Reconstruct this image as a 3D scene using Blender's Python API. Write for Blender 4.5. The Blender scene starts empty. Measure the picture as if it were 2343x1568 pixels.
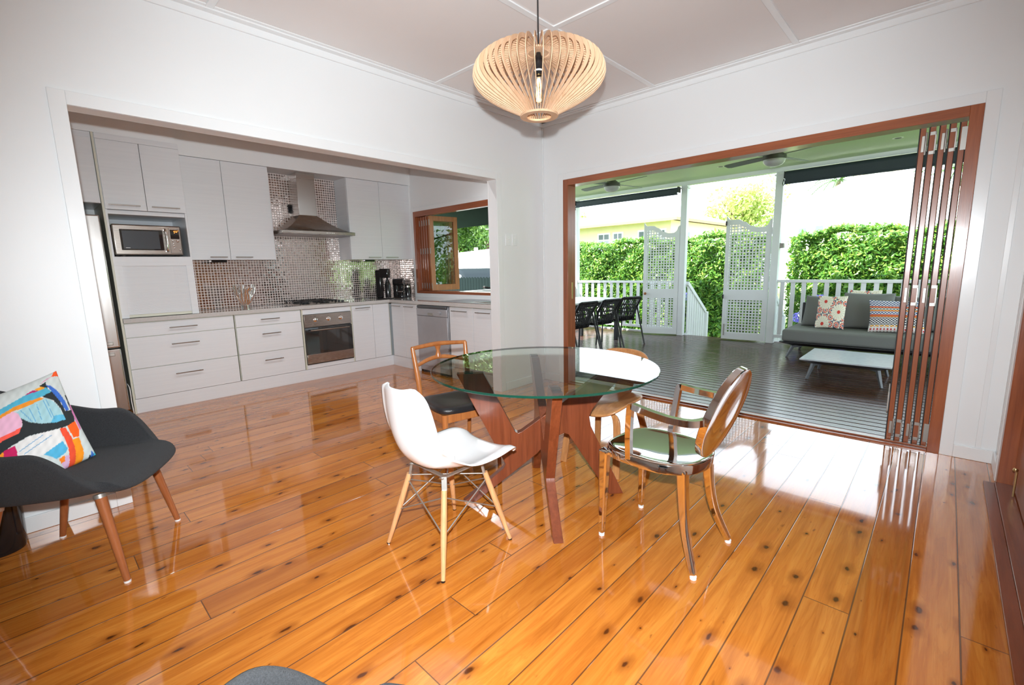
import bpy, bmesh, math, random
from math import sin, cos, pi, radians as R, sqrt, atan2
from mathutils import Vector, Matrix
random.seed(7)
sc = bpy.context.scene
COL = sc.collection

# ---------------------------------------------------------------- camera
cam_d = bpy.data.cameras.new('camera'); cam = bpy.data.objects.new('camera', cam_d); COL.objects.link(cam)
_y, _p, _r = R(43.4472), R(-9.2396), R(-1.2931)
_F = Vector((-sin(_y)*cos(_p), cos(_y)*cos(_p), sin(_p)))
_Rt = Vector((cos(_y), sin(_y), 0)); _U = _Rt.cross(_F)
_R2 = _Rt*cos(_r)+_U*sin(_r); _U2 = -_Rt*sin(_r)+_U*cos(_r)
CAM = Vector((3.3467, -4.089, 1.3001))
cam.matrix_world = Matrix(((_R2.x, _U2.x, -_F.x, CAM.x), (_R2.y, _U2.y, -_F.y, CAM.y), (_R2.z, _U2.z, -_F.z, CAM.z), (0, 0, 0, 1)))
cam_d.sensor_fit = 'HORIZONTAL'; cam_d.sensor_width = 36.0; cam_d.lens = 1045.51/2343*36.0
cam_d.clip_start = 0.02; cam_d.clip_end = 300
sc.camera = cam

# ---------------------------------------------------------------- light and exposure
w = bpy.data.worlds.new('world'); sc.world = w; w.use_nodes = True
bg = w.node_tree.nodes['Background']; bg.inputs[0].default_value = (0.78, 0.90, 1.0, 1); bg.inputs[1].default_value = 3.0
sun_d = bpy.data.lights.new('sun', 'SUN'); sun_d.energy = 12; sun_d.angle = R(0.6); sun_d.color = (1, .96, .88)
sun = bpy.data.objects.new('sun', sun_d); COL.objects.link(sun)
sun.rotation_euler = Vector((0.45, 0.52, -0.74)).to_track_quat('-Z', 'Y').to_euler()
sun.location = (0, -6, 14)
# the photographer's camera flash, just above the lens
fl_d = bpy.data.lights.new('camera_flash', 'SPOT'); fl_d.energy = 318; fl_d.spot_size = R(122); fl_d.spot_blend = 0.72; fl_d.shadow_soft_size = 0.02
fl_d.color = (.90, .965, 1.0)
fl = bpy.data.objects.new('camera_flash', fl_d); COL.objects.link(fl)
fl.location = CAM + Vector((0, 0, 0.14)) - _F*0.02
fl.rotation_euler = (_F+Vector((0, 0, -.03))).to_track_quat('-Z', 'Y').to_euler()
vs = sc.view_settings
sc.display_settings.display_device = 'sRGB'
vs.view_transform = 'Standard'; vs.look = 'None'; vs.gamma = 1; vs.use_curve_mapping = False; vs.exposure = 0.78
sc.cycles.use_denoising = True
sc.cycles.max_bounces = 9; sc.cycles.diffuse_bounces = 5; sc.cycles.glossy_bounces = 5; sc.cycles.transmission_bounces = 8
sc.cycles.caustics_reflective = False; sc.cycles.caustics_refractive = False
sc.cycles.sample_clamp_indirect = 6.0

# ---------------------------------------------------------------- mesh helper
OFF = {}
MODS = {}
class MB:
    def __init__(s): s.v = []; s.f = []; s.mi = []; s.cur = 0
    def _a(s, vs_, fs):
        b = len(s.v); s.v += [tuple(p) for p in vs_]
        for f in fs: s.f.append([b+i for i in f]); s.mi.append(s.cur)
        return s
    def box(s, x0, y0, z0, x1, y1, z1):
        x0, x1 = min(x0, x1), max(x0, x1); y0, y1 = min(y0, y1), max(y0, y1); z0, z1 = min(z0, z1), max(z0, z1)
        return s._a([(x0,y0,z0),(x1,y0,z0),(x1,y1,z0),(x0,y1,z0),(x0,y0,z1),(x1,y0,z1),(x1,y1,z1),(x0,y1,z1)],
                    [(0,3,2,1),(4,5,6,7),(0,1,5,4),(1,2,6,5),(2,3,7,6),(3,0,4,7)])
    def obox(s, c, size, M=None):
        a, b, d = [k/2 for k in size]
        M = M or Matrix.Identity(3); c = Vector(c)
        P = [c + M @ Vector(p) for p in [(-a,-b,-d),(a,-b,-d),(a,b,-d),(-a,b,-d),(-a,-b,d),(a,-b,d),(a,b,d),(-a,b,d)]]
        return s._a(P, [(0,3,2,1),(4,5,6,7),(0,1,5,4),(1,2,6,5),(2,3,7,6),(3,0,4,7)])
    def bar(s, p0, p1, wd, th, up=(0,0,1)):
        p0, p1 = Vector(p0), Vector(p1); d = p1-p0; L = d.length; d.normalize()
        u = Vector(up); sd = d.cross(u)
        if sd.length < 1e-4: sd = d.cross(Vector((1,0,0)))
        sd.normalize(); u = sd.cross(d)
        M = Matrix((sd, d, u)).transposed()
        return s.obox((p0+p1)/2, (wd, L, th), M)
    def tube(s, pts, r, n=10, cap=True, closed=False, sq=None):
        pts = [Vector(p) for p in pts]; m = len(pts); rs = r if isinstance(r, (list, tuple)) else [r]*m
        b = len(s.v); nrm = None
        for i, p in enumerate(pts):
            if closed: t = pts[(i+1) % m]-pts[i-1]
            else: t = pts[min(i+1, m-1)]-pts[max(i-1, 0)]
            t.normalize()
            if nrm is None:
                nrm = t.orthogonal() if sq is None else Vector(sq) - t*t.dot(Vector(sq))
            nrm = nrm - t*t.dot(nrm); nrm.normalize(); bn = t.cross(nrm)
            for k in range(n):
                a = 2*pi*(k+.5)/n if sq is not None else 2*pi*k/n
                s.v.append(tuple(p + (nrm*cos(a)+bn*sin(a))*rs[i]))
        for i in range(m if closed else m-1):
            for k in range(n):
                a0 = b+i*n+k; a1 = b+i*n+(k+1) % n; c0 = b+((i+1) % m)*n+k; c1 = b+((i+1) % m)*n+(k+1) % n
                s.f.append([a0, a1, c1, c0]); s.mi.append(s.cur)
        if cap and not closed:
            s.f.append([b+k for k in range(n)][::-1]); s.mi.append(s.cur)
            s.f.append([b+(m-1)*n+k for k in range(n)]); s.mi.append(s.cur)
        return s
    def lathe(s, prof, n=32, c=(0,0,0), M=None, closed=False):
        b = len(s.v); c = Vector(c); M = M or Matrix.Identity(3); m = len(prof)
        for r, z in prof:
            for k in range(n):
                a = 2*pi*k/n; s.v.append(tuple(c + M @ Vector((r*cos(a), r*sin(a), z))))
        for i in range(m if closed else m-1):
            j = (i+1) % m
            for k in range(n):
                s.f.append([b+i*n+k, b+i*n+(k+1) % n, b+j*n+(k+1) % n, b+j*n+k]); s.mi.append(s.cur)
        if not closed:
            if prof[0][0] > 1e-5: s.f.append([b+k for k in range(n)][::-1]); s.mi.append(s.cur)
            if prof[-1][0] > 1e-5: s.f.append([b+(m-1)*n+k for k in range(n)]); s.mi.append(s.cur)
        return s
    def prism(s, poly, O, U, V, N, th):
        """2D polygon in the plane O + u*U + v*V, extruded th along N (centred)"""
        O, U, V, N = Vector(O), Vector(U), Vector(V), Vector(N).normalized(); n = len(poly)
        P = [O+U*u+V*v-N*th/2 for u, v in poly]+[O+U*u+V*v+N*th/2 for u, v in poly]
        return s._a(P, [list(range(n))[::-1], [n+i for i in range(n)]]+[[i, (i+1) % n, n+(i+1) % n, n+i] for i in range(n)])
    def grid(s, fn, nu, nv, flip=False):
        b = len(s.v)
        for i in range(nu+1):
            for j in range(nv+1): s.v.append(tuple(fn(i/nu, j/nv)))
        for i in range(nu):
            for j in range(nv):
                a = b+i*(nv+1)+j; q = [a, a+nv+1, a+nv+2, a+1]
                s.f.append(q[::-1] if flip else q); s.mi.append(s.cur)
        return s
    def build(s, name, mat, parent=None, bevel=0, smooth=None, seg=2, merge=False, kind=None, label=None):
        me = bpy.data.meshes.new(name)
        off = OFF.get(parent.name, Vector((0,0,0))) if parent else Vector((0,0,0))
        vs_ = [(a-off.x, b_-off.y, c-off.z) for a, b_, c in s.v]
        me.from_pydata(vs_, [], s.f)
        mats = mat if isinstance(mat, (list, tuple)) else [mat]
        for m in mats: me.materials.append(m)
        if len(mats) > 1: me.polygons.foreach_set('material_index', s.mi)
        if merge:
            bm = bmesh.new(); bm.from_mesh(me); bmesh.ops.remove_doubles(bm, verts=bm.verts, dist=merge if merge is not True else 1e-5)
            bmesh.ops.recalc_face_normals(bm, faces=bm.faces); bm.to_mesh(me); bm.free()
        if smooth is not None:
            me.polygons.foreach_set('use_smooth', [True]*len(me.polygons))
            if smooth < 179: me.set_sharp_from_angle(angle=R(smooth))
        me.update()
        o = bpy.data.objects.new(name, me); COL.objects.link(o)
        if parent: o.parent = parent; OFF[o.name] = off
        if bevel:
            mo = o.modifiers.new('b', 'BEVEL'); mo.width = bevel; mo.segments = seg; mo.limit_method = 'ANGLE'; mo.angle_limit = R(35)
            if smooth is None:
                me.polygons.foreach_set('use_smooth', [True]*len(me.polygons)); me.set_sharp_from_angle(angle=R(30))
                mo.harden_normals = False
        if kind: o['kind'] = kind
        if label: o['label'] = label
        return o
def thing(name, label, cat, loc=(0,0,0), rz=0, group=None, world=False):
    o = bpy.data.objects.new(name, None); COL.objects.link(o); o.empty_display_size = .1
    o.location = loc; o.rotation_euler = (0, 0, rz); tag(o, label, cat, group)
    OFF[o.name] = Vector(loc) if world else Vector((0,0,0))
    return o
def tag(o, label, cat, group=None):
    o['label'] = label; o['category'] = cat
    if group: o['group'] = group
    return o
def dup(root, loc, rz=None, label=None, group=None):
    def cp(o, par):
        c = o.copy(); COL.objects.link(c); c.parent = par
        for ch in kids.get(o.name, []): cp(ch, c)
        return c
    kids = {}
    for o in list(COL.objects):
        if o.parent: kids.setdefault(o.parent.name, []).append(o)
    r = cp(root, None); r.location = loc
    if rz is not None: r.rotation_euler = (0, 0, rz)
    if label: r['label'] = label
    if group: r['group'] = group
    return r
def struct(name, mb, mat, **k): return mb.build(name, mat, kind='structure', **k)
def RZ(a): return Matrix.Rotation(a, 3, 'Z')
def RX(a): return Matrix.Rotation(a, 3, 'X')
def RY(a): return Matrix.Rotation(a, 3, 'Y')
def arc(c, r, a0, a1, n, ax='xz'):
    out = []
    for i in range(n+1):
        a = a0+(a1-a0)*i/n
        d = {'xz': (cos(a), 0, sin(a)), 'yz': (0, cos(a), sin(a)), 'xy': (cos(a), sin(a), 0)}[ax]
        out.append(tuple(c[k]+r*d[k] for k in range(3)))
    return out
def spline(P, n=8):
    P = [Vector(p) for p in P]; out = []
    for i in range(len(P)-1):
        p0 = P[max(i-1, 0)]; p1 = P[i]; p2 = P[i+1]; p3 = P[min(i+2, len(P)-1)]
        for k in range(n):
            t = k/n
            out.append(0.5*((2*p1)+(p2-p0)*t+(2*p0-5*p1+4*p2-p3)*t*t+(3*p1-p0-3*p2+p3)*t**3))
    out.append(P[-1]); return out
def rrect(w, h, r, n=5):
    out = []
    for cx, cy, a0 in [(w/2-r, h/2-r, 0), (-w/2+r, h/2-r, pi/2), (-w/2+r, -h/2+r, pi), (w/2-r, -h/2+r, 3*pi/2)]:
        for i in range(n+1):
            a = a0+pi/2*i/n; out.append((cx+r*cos(a), cy+r*sin(a)))
    return out

# ---------------------------------------------------------------- materials
def nt(name):
    m = bpy.data.materials.new(name); m.use_nodes = True
    t = m.node_tree; b = t.nodes['Principled BSDF']; return m, t, b
def setp(b, **k):
    for n, v in k.items():
        n = {'color': 'Base Color', 'rough': 'Roughness', 'metal': 'Metallic', 'spec': 'Specular IOR Level', 'coat': 'Coat Weight', 'coatr': 'Coat Roughness',
             'trans': 'Transmission Weight', 'ior': 'IOR', 'sheen': 'Sheen Weight', 'aniso': 'Anisotropic', 'emis': 'Emission Color', 'emstr': 'Emission Strength', 'alpha': 'Alpha',
             'sss': 'Subsurface Weight'}[n]
        if n in ('Base Color', 'Emission Color') and len(v) == 3: v = (*v, 1)
        b.inputs[n].default_value = v
def mat(name, color, rough=.5, noise=None, bump=None, **k):
    """plain colour broken up by a faint noise; noise=(scale, amount), bump=(scale, strength)"""
    m, t, b = nt(name); setp(b, color=color, rough=rough, **k)
    tc = t.nodes.new('ShaderNodeTexCoord')
    sc_, am = noise or (9, .04)
    n = t.nodes.new('ShaderNodeTexNoise'); n.inputs['Scale'].default_value = sc_; n.inputs['Detail'].default_value = 4
    t.links.new(tc.outputs['Object'], n.inputs['Vector'])
    mr = t.nodes.new('ShaderNodeMapRange'); mr.inputs['To Min'].default_value = 1-am; mr.inputs['To Max'].default_value = 1+am
    mr.inputs['From Min'].default_value = .25; mr.inputs['From Max'].default_value = .75
    t.links.new(n.outputs['Fac'], mr.inputs['Value'])
    vm = t.nodes.new('ShaderNodeVectorMath'); vm.operation = 'SCALE'; vm.inputs[0].default_value = tuple(color[:3])
    t.links.new(mr.outputs[0], vm.inputs['Scale']); t.links.new(vm.outputs[0], b.inputs['Base Color'])
    if bump:
        n2 = t.nodes.new('ShaderNodeTexNoise'); n2.inputs['Scale'].default_value = bump[0]; n2.inputs['Detail'].default_value = 3
        t.links.new(tc.outputs['Object'], n2.inputs['Vector'])
        bp = t.nodes.new('ShaderNodeBump'); bp.inputs['Strength'].default_value = bump[1]; bp.inputs['Distance'].default_value = .005
        t.links.new(n2.outputs['Fac'], bp.inputs['Height']); t.links.new(bp.outputs[0], b.inputs['Normal'])
    return m
class G:
    """tiny node-graph helper"""
    def __init__(s, t): s.t = t
    def n(s, ty, **k):
        x = s.t.nodes.new('ShaderNode'+ty)
        for a, v in k.items(): setattr(x, a, v)
        return x
    def put(s, inp, v):
        if hasattr(v, 'is_linked') or hasattr(v, 'links'): s.t.links.new(v, inp)
        else: inp.default_value = v
    def m(s, op, a, b=None, c=None):
        x = s.n('Math', operation=op); s.put(x.inputs[0], a)
        if b is not None: s.put(x.inputs[1], b)
        if c is not None: s.put(x.inputs[2], c)
        return x.outputs[0]
    def comb(s, x, y, z):
        c = s.n('CombineXYZ'); s.put(c.inputs[0], x); s.put(c.inputs[1], y); s.put(c.inputs[2], z); return c.outputs[0]
    def mix(s, f, a, b, mode='MIX'):
        x = s.n('Mix', data_type='RGBA', blend_type=mode); s.put(x.inputs[0], f)
        for i, v in ((6, a), (7, b)): s.put(x.inputs[i], (*v, 1) if isinstance(v, tuple) and len(v) == 3 else v)
        return x.outputs[2]
    def ramp(s, f, stops):
        r = s.n('ValToRGB'); s.put(r.inputs[0], f); e = r.color_ramp.elements
        while len(e) > 1: e.remove(e[-1])
        e[0].position = stops[0][0]; e[0].color = (*stops[0][1], 1)
        for p, c in stops[1:]: q = e.new(p); q.color = (*c, 1)
        return r.outputs[0]
    def noise(s, vec, scale, detail=3, rough=.5, dist=0):
        x = s.n('TexNoise'); s.put(x.inputs['Vector'], vec); x.inputs['Scale'].default_value = scale; x.inputs['Detail'].default_value = detail
        x.inputs['Roughness'].default_value = rough; x.inputs['Distortion'].default_value = dist; return x.outputs['Fac']
    def white(s, vec, dim='3D'):
        x = s.n('TexWhiteNoise', noise_dimensions=dim)
        s.put(x.inputs['W' if dim == '1D' else 'Vector'], vec); return x.outputs['Value']
    def rng(s, v, a, b, c, d):
        x = s.n('MapRange'); s.put(x.inputs[0], v)
        for i, q in enumerate((a, b, c, d)): x.inputs[i+1].default_value = q
        return x.outputs[0]
    def obj(s):
        x = s.n('TexCoord'); return x.outputs['Object']
    def xyz(s, v):
        x = s.n('SeparateXYZ'); s.put(x.inputs[0], v); return x.outputs
    def bump(s, h, st, dist=.002):
        x = s.n('Bump'); s.put(x.inputs['Height'], h); x.inputs['Strength'].default_value = st; x.inputs['Distance'].default_value = dist; return x.outputs[0]
def wood(name, c0, c1, axis=2, rough=.35, scale=1.0, coat=0.2):
    m, t, b = nt(name); g = G(t); o = g.xyz(g.obj()); setp(b, rough=rough, coat=coat, coatr=.15)
    k = [22*scale, 22*scale, 22*scale]; k[axis] = 1.2*scale
    v = g.comb(*[g.m('MULTIPLY', o[i], k[i]) for i in range(3)])
    n = g.noise(v, 1.6, 5, .6, .6)
    f = g.noise(v, 9, 2, .5)
    c = g.ramp(g.m('ADD', g.m('MULTIPLY', n, .8), g.m('MULTIPLY', f, .2)), [(.3, c0), (.72, c1)])
    g.put(b.inputs['Base Color'], c); g.put(b.inputs['Normal'], g.bump(f, .15)); return m

def floor_mat():
    m, t, b = nt('polished_pine_boards'); g = G(t); o = g.xyz(g.obj())
    bx = g.m('DIVIDE', g.m('SUBTRACT', o[0], 2.608), .1485)
    idx = g.m('FLOOR', bx); fx = g.m('FRACT', bx)
    r1 = g.white(idx, '1D')
    by = g.m('ADD', g.m('DIVIDE', o[1], 2.7), g.m('MULTIPLY', r1, 7.3)); idy = g.m('FLOOR', by); fy = g.m('FRACT', by)
    bid = g.comb(idx, idy, 0); rb = g.white(bid)
    rb2 = g.white(g.comb(idy, idx, 5.5))
    # long wavy grain, each board its own stretch of timber
    gv = g.comb(g.m('MULTIPLY', o[0], 16), g.m('ADD', g.m('MULTIPLY', o[1], 1.3), g.m('MULTIPLY', rb, 31)), g.m('MULTIPLY', rb2, 17))
    n1 = g.noise(gv, 1.0, 5, .55, .9)
    n2 = g.noise(g.comb(g.m('MULTIPLY', o[0], 150), g.m('MULTIPLY', o[1], 5), rb), 1.0, 2)
    rings = g.m('SINE', g.m('MULTIPLY', n1, 44))
    base = g.ramp(g.m('ADD', g.m('MULTIPLY', n1, .75), g.m('MULTIPLY', n2, .25)), [(.28, (.32, .088, .011)), (.48, (.50, .165, .024)), (.66, (.61, .235, .040)), (.8, (.69, .31, .068))])
    base = g.mix(g.rng(rings, .55, 1, 0, .22), base, (.33, .085, .012))
    tint = g.ramp(rb, [(0, (.80, .72, .66)), (.35, (1.0, .95, .9)), (.7, (1.05, 1.02, 1.0)), (1, (.88, .84, .86))])
    base = g.mix(1.0, base, tint, 'MULTIPLY')
    # knots
    kv = g.comb(g.m('ADD', g.m('MULTIPLY', o[0], 8.2), g.m('MULTIPLY', rb2, 3)), g.m('ADD', g.m('MULTIPLY', o[1], 4.1), g.m('MULTIPLY', rb, 19)), 0)
    wv = g.n('VectorMath', operation='ADD'); g.put(wv.inputs[0], kv)
    nz = g.n('TexNoise'); g.put(nz.inputs['Vector'], kv); nz.inputs['Scale'].default_value = 3.5
    sc2 = g.n('VectorMath', operation='SCALE'); g.put(sc2.inputs[0], nz.outputs['Color']); sc2.inputs['Scale'].default_value = .20; g.put(wv.inputs[1], sc2.outputs[0])
    vo = g.n('TexVoronoi', voronoi_dimensions='2D'); g.put(vo.inputs['Vector'], wv.outputs[0]); vo.inputs['Scale'].default_value = 1.0; vo.inputs['Randomness'].default_value = .95
    cr = g.xyz(vo.outputs['Color'])
    size = g.m('MULTIPLY', g.m('MAXIMUM', g.m('SUBTRACT', cr[0], .35), .0), .145)   # many cells have no knot
    dn = g.m('DIVIDE', vo.outputs['Distance'], g.m('MAXIMUM', size, .004))
    core = g.rng(dn, .55, 1.05, 1, 0); halo = g.rng(dn, .9, 3.4, .7, 0)
    has = g.m('GREATER_THAN', size, .012)
    base = g.mix(g.m('MULTIPLY', halo, has), base, (.24, .060, .008))
    base = g.mix(g.m('MULTIPLY', core, has), base, (.085, .022, .005))
    # fine dark flecks
    fl_ = g.noise(g.comb(g.m('MULTIPLY', o[0], 40), g.m('MULTIPLY', o[1], 13), rb), 1, 2)
    base = g.mix(g.rng(fl_, .72, .80, 0, .7), base, (.16, .04, .01))
    # gaps between boards and butt joints
    gx = g.m('MINIMUM', fx, g.m('SUBTRACT', 1, fx)); gap = g.rng(gx, .010, .021, 1, 0)
    gy = g.m('MINIMUM', fy, g.m('SUBTRACT', 1, fy)); gapy = g.rng(gy, .0005, .0009, 1, 0)
    gg = g.m('MAXIMUM', gap, gapy)
    base = g.mix(g.m('MULTIPLY', gg, .85), base, (.07, .028, .012))
    g.put(b.inputs['Base Color'], base)
    wave = g.noise(g.comb(g.m('MULTIPLY', o[0], 3.5), g.m('MULTIPLY', o[1], 1.2), rb), 1, 2)
    cup = g.m('MULTIPLY', g.m('MULTIPLY', gx, gx), -1.2)
    h = g.m('SUBTRACT', g.m('ADD', g.m('MULTIPLY', wave, .9), cup), g.m('MULTIPLY', gg, .9))
    g.put(b.inputs['Normal'], g.bump(h, .35, .0022))
    g.put(b.inputs['Roughness'], g.rng(g.noise(g.obj(), 3, 3), .3, .7, .05, .10))
    setp(b, coat=.5, coatr=.03, ior=1.5); return m

def deck_mat():
    m, t, b = nt('dark_stained_decking'); g = G(t); o = g.xyz(g.obj())
    idx = g.m('FLOOR', g.m('DIVIDE', g.m('SUBTRACT', o[1], .13), .108))
    rb = g.white(idx, '1D')
    n = g.noise(g.comb(g.m('MULTIPLY', o[0], 2.5), g.m('MULTIPLY', o[1], 40), g.m('MULTIPLY', rb, 9)), 1, 4)
    base = g.ramp(n, [(.3, (.030, .011, .006)), (.7, (.075, .030, .018))])
    g.put(b.inputs['Base Color'], base)
    g.put(b.inputs['Normal'], g.bump(n, .10, .001))
    g.put(b.inputs['Roughness'], g.rng(n, .3, .7, .20, .30)); setp(b, coat=.15, coatr=.14); return m

def mosaic_mat():
    m, t, b = nt('mirror_mosaic'); g = G(t); o = g.xyz(g.obj())
    P = .0302
    hx = g.m('ADD', o[0], o[1])
    u = g.m('DIVIDE', hx, P); v = g.m('DIVIDE', o[2], P)
    fu, fv = g.m('FRACT', u), g.m('FRACT', v); iu, iv = g.m('FLOOR', u), g.m('FLOOR', v)
    du = g.m('ABSOLUTE', g.m('SUBTRACT', fu, .5)); dv = g.m('ABSOLUTE', g.m('SUBTRACT', fv, .5))
    e = g.m('MAXIMUM', du, dv); tile = g.rng(e, .385, .405, 1, 0)
    r0 = g.white(g.comb(iu, iv, 1)); 
    g.put(b.inputs['Base Color'], g.mix(tile, (.82, .72, .68), g.mix(r0, (.50, .42, .39), (.62, .56, .53))))
    g.put(b.inputs['Metallic'], tile); g.put(b.inputs['Roughness'], g.rng(tile, 0, 1, .5, .09))
    # each tile leans a little its own way and is slightly pillowed
    r1 = g.m('SUBTRACT', g.white(g.comb(iu, iv, 2)), .5); r2 = g.m('SUBTRACT', g.white(g.comb(iv, iu, 3)), .5)
    pill = g.m('MULTIPLY', g.m('POWER', g.m('MULTIPLY', e, 2.0), 6), -.25)
    tilt = g.m('ADD', g.m('MULTIPLY', g.m('MULTIPLY', r1, fu), .34), g.m('MULTIPLY', g.m('MULTIPLY', r2, fv), .34))
    h = g.m('ADD', tilt, pill); g.put(b.inputs['Normal'], g.bump(h, 1.0, .0035)); return m

def cab_mat():
    m, t, b = nt('white_woodgrain_laminate'); g = G(t); o = g.xyz(g.obj())
    v = g.comb(g.m('MULTIPLY', o[0], 1.4), g.m('MULTIPLY', o[1], 1.4), g.m('MULTIPLY', o[2], 55))
    n = g.noise(v, 1, 4, .6, .4)
    g.put(b.inputs['Base Color'], g.ramp(n, [(.3, (.73, .755, .785)), (.7, (.77, .795, .82))])); setp(b, rough=.28, coat=.1)
    g.put(b.inputs['Normal'], g.bump(n, .12)); return m
def brushed(name, color, axis=2, rough=.3):
    m, t, b = nt(name); g = G(t); o = g.xyz(g.obj()); k = [700, 700, 700]; k[axis] = 12
    n = g.noise(g.comb(*[g.m('MULTIPLY', o[i], k[i]) for i in range(3)]), 1, 2)
    setp(b, color=color, metal=1); g.put(b.inputs['Roughness'], g.rng(n, .2, .8, rough*.9, rough*1.12)); g.put(b.inputs['Normal'], g.bump(n, .02)); return m
def leaf_mat(name, c0, c1, c2):
    m, t, b = nt(name); g = G(t)
    x = g.n('NewGeometry'); r = x.outputs['Random Per Island']
    g.put(b.inputs['Base Color'], g.ramp(r, [(0, c0), (.55, c1), (1, c2)])); setp(b, rough=.38)
    tr = t.nodes.new('ShaderNodeBsdfTranslucent'); g.put(tr.inputs[0], g.ramp(r, [(0, c1), (1, tuple(k*1.3 for k in c2))]))
    ms = t.nodes.new('ShaderNodeMixShader'); ms.inputs[0].default_value = .28
    t.links.new(b.outputs[0], ms.inputs[1]); t.links.new(tr.outputs[0], ms.inputs[2]); t.links.new(ms.outputs[0], t.nodes['Material Output'].inputs[0]); return m
def attr_mat(name, rough=.85, scale=260):
    m, t, b = nt(name); g = G(t); a = g.n('Attribute', attribute_name='Col'); t.links.new(a.outputs['Color'], b.inputs['Base Color'])
    setp(b, rough=rough); g.put(b.inputs['Normal'], g.bump(g.noise(g.obj(), scale, 2), .3, .001)); return m

M = {}
M['wall'] = mat('white_wall_paint', (.82, .84, .85), .45, (2, .012), (90, .04))
M['trim'] = mat('white_gloss_trim', (.83, .85, .86), .25, (3, .01))
M['ceil'] = mat('ceiling_paint', (.80, .775, .765), .6, (2, .02))
M['kceil'] = mat('shade_toned_ceiling', (.62, .52, .44), .6, (2, .02))  # white ceiling; its brown shade and floor bounce are put into the colour
M['floor'] = floor_mat(); M['deck'] = deck_mat(); M['mosaic'] = mosaic_mat(); M['cab'] = cab_mat()
M['edge'] = mat('cream_edging', (.66, .66, .55), .4)
M['dark'] = mat('dark_gap', (.02, .02, .022), .7)
M['bench'] = mat('pale_stone_worktop', (.56, .545, .53), .10, (60, .05), coat=.6)
M['steel'] = brushed('brushed_steel', (.50, .46, .42), 1, .26)
M['steelz'] = brushed('brushed_steel_upright', (.55, .53, .51), 2, .25)
M['handle'] = brushed('handle_steel', (.36, .33, .30), 1, .3)
M['chrome'] = mat('polished_chrome', (.95, .95, .95), .06, (5, .01), metal=1.0)
M['hinge'] = mat('satin_hinge_steel', (.42, .40, .37), .42, metal=.8)
M['brass'] = mat('aged_brass', (.60, .45, .22), .3, metal=1.0)
M['blackp'] = mat('black_gloss_plastic', (.012, .012, .013), .12)
M['blackm'] = mat('black_matt_metal', (.014, .015, .017), .42)
M['oglass'] = mat('dark_oven_glass', (.02, .022, .022), .03, spec=.9, coat=.6)
M['silver'] = mat('silver_paint', (.42, .425, .45), .33, metal=.35)
M['whitep'] = mat('white_plastic', (.80, .80, .79), .3)
M['shell'] = mat('white_moulded_shell', (.86, .86, .87), .22, (4, .006), coat=.3)
M['jarrah'] = wood('red_hardwood', (.22, .058, .022), (.40, .118, .042), 2, .3, 1, .35)
M['jarrahx'] = wood('red_hardwood_across', (.22, .058, .022), (.40, .118, .042), 0, .3, 1, .35)
M['jarrahy'] = wood('red_hardwood_sill', (.14, .032, .010), (.28, .07, .022), 1, .3, 1, .35)
M['cedar'] = wood('orange_cedar', (.28, .085, .018), (.46, .16, .035), 2, .35, 1, .3)
M['tablewood'] = wood('dark_walnut_red', (.10, .021, .008), (.23, .058, .022), 2, .28, .8, .4)
M['teak'] = wood('teak', (.32, .10, .028), (.50, .19, .055), 2, .32, 1, .3)
M['ply'] = wood('walnut_ply', (.34, .135, .045), (.58, .28, .11), 2, .33, 1.2, .3)
M['plyx'] = wood('walnut_ply_seat', (.34, .135, .045), (.58, .28, .11), 1, .33, 1.2, .3)
M['beech'] = wood('beech_dowel', (.50, .24, .10), (.68, .38, .18), 2, .4, 1, .2)
M['walnutleg'] = wood('stained_leg', (.24, .070, .022), (.38, .125, .042), 2, .35, 1, .2)
M['pendant'] = wood('birch_slat', (.54, .33, .19), (.70, .47, .31), 2, .5, .8, 0)
M['leather'] = mat('black_leather', (.016, .016, .018), .28, (20, .1), (240, .3), coat=.2)
M['felt'] = mat('charcoal_wool', (.022, .023, .026), .95, (330, .6), (500, .9), sheen=.06)
M['sofa'] = mat('grey_outdoor_fabric', (.16, .165, .155), .9, (300, .12), (500, .4))
M['greymetal'] = mat('grey_powder_coat', (.075, .08, .085), .4)
M['rope'] = mat('black_frame', (.010, .010, .011), .4)
M['whitepaint'] = mat('white_exterior_paint', (.74, .76, .78), .4, (3, .03))
M['soffit'] = mat('lawn_bounce_soffit', (.66, .74, .56), .5, (2, .02))  # green bounce from the sunlit lawn is mixed into this colour
M['blind'] = mat('navy_blind_fabric', (.020, .030, .042), .6)
M['fanm'] = mat('brushed_fan_body', (.13, .125, .12), .35, metal=.6)
M['opal'] = mat('opal_glass', (.42, .42, .44), .3)
M['fanblade'] = mat('grey_fan_blade', (.22, .24, .25), .5)
def glass_mat():
    m, t, b = nt('clear_glass'); setp(b, color=(1, 1, 1), rough=0, trans=1, ior=1.5); return m
M['glass'] = glass_mat()
def pane_mat():
    m, t, b = nt('window_pane'); g = G(t)
    gl = t.nodes.new('ShaderNodeBsdfGlossy'); gl.inputs['Roughness'].default_value = .0
    tr = t.nodes.new('ShaderNodeBsdfTransparent'); tr.inputs[0].default_value = (.93, .97, .95, 1)
    fr = t.nodes.new('ShaderNodeFresnel'); fr.inputs[0].default_value = 1.5; ms = t.nodes.new('ShaderNodeMixShader')
    t.links.new(fr.outputs[0], ms.inputs[0]); t.links.new(tr.outputs[0], ms.inputs[1]); t.links.new(gl.outputs[0], ms.inputs[2])
    t.links.new(ms.outputs[0], t.nodes['Material Output'].inputs[0]); return m
M['pane'] = pane_mat()
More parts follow.
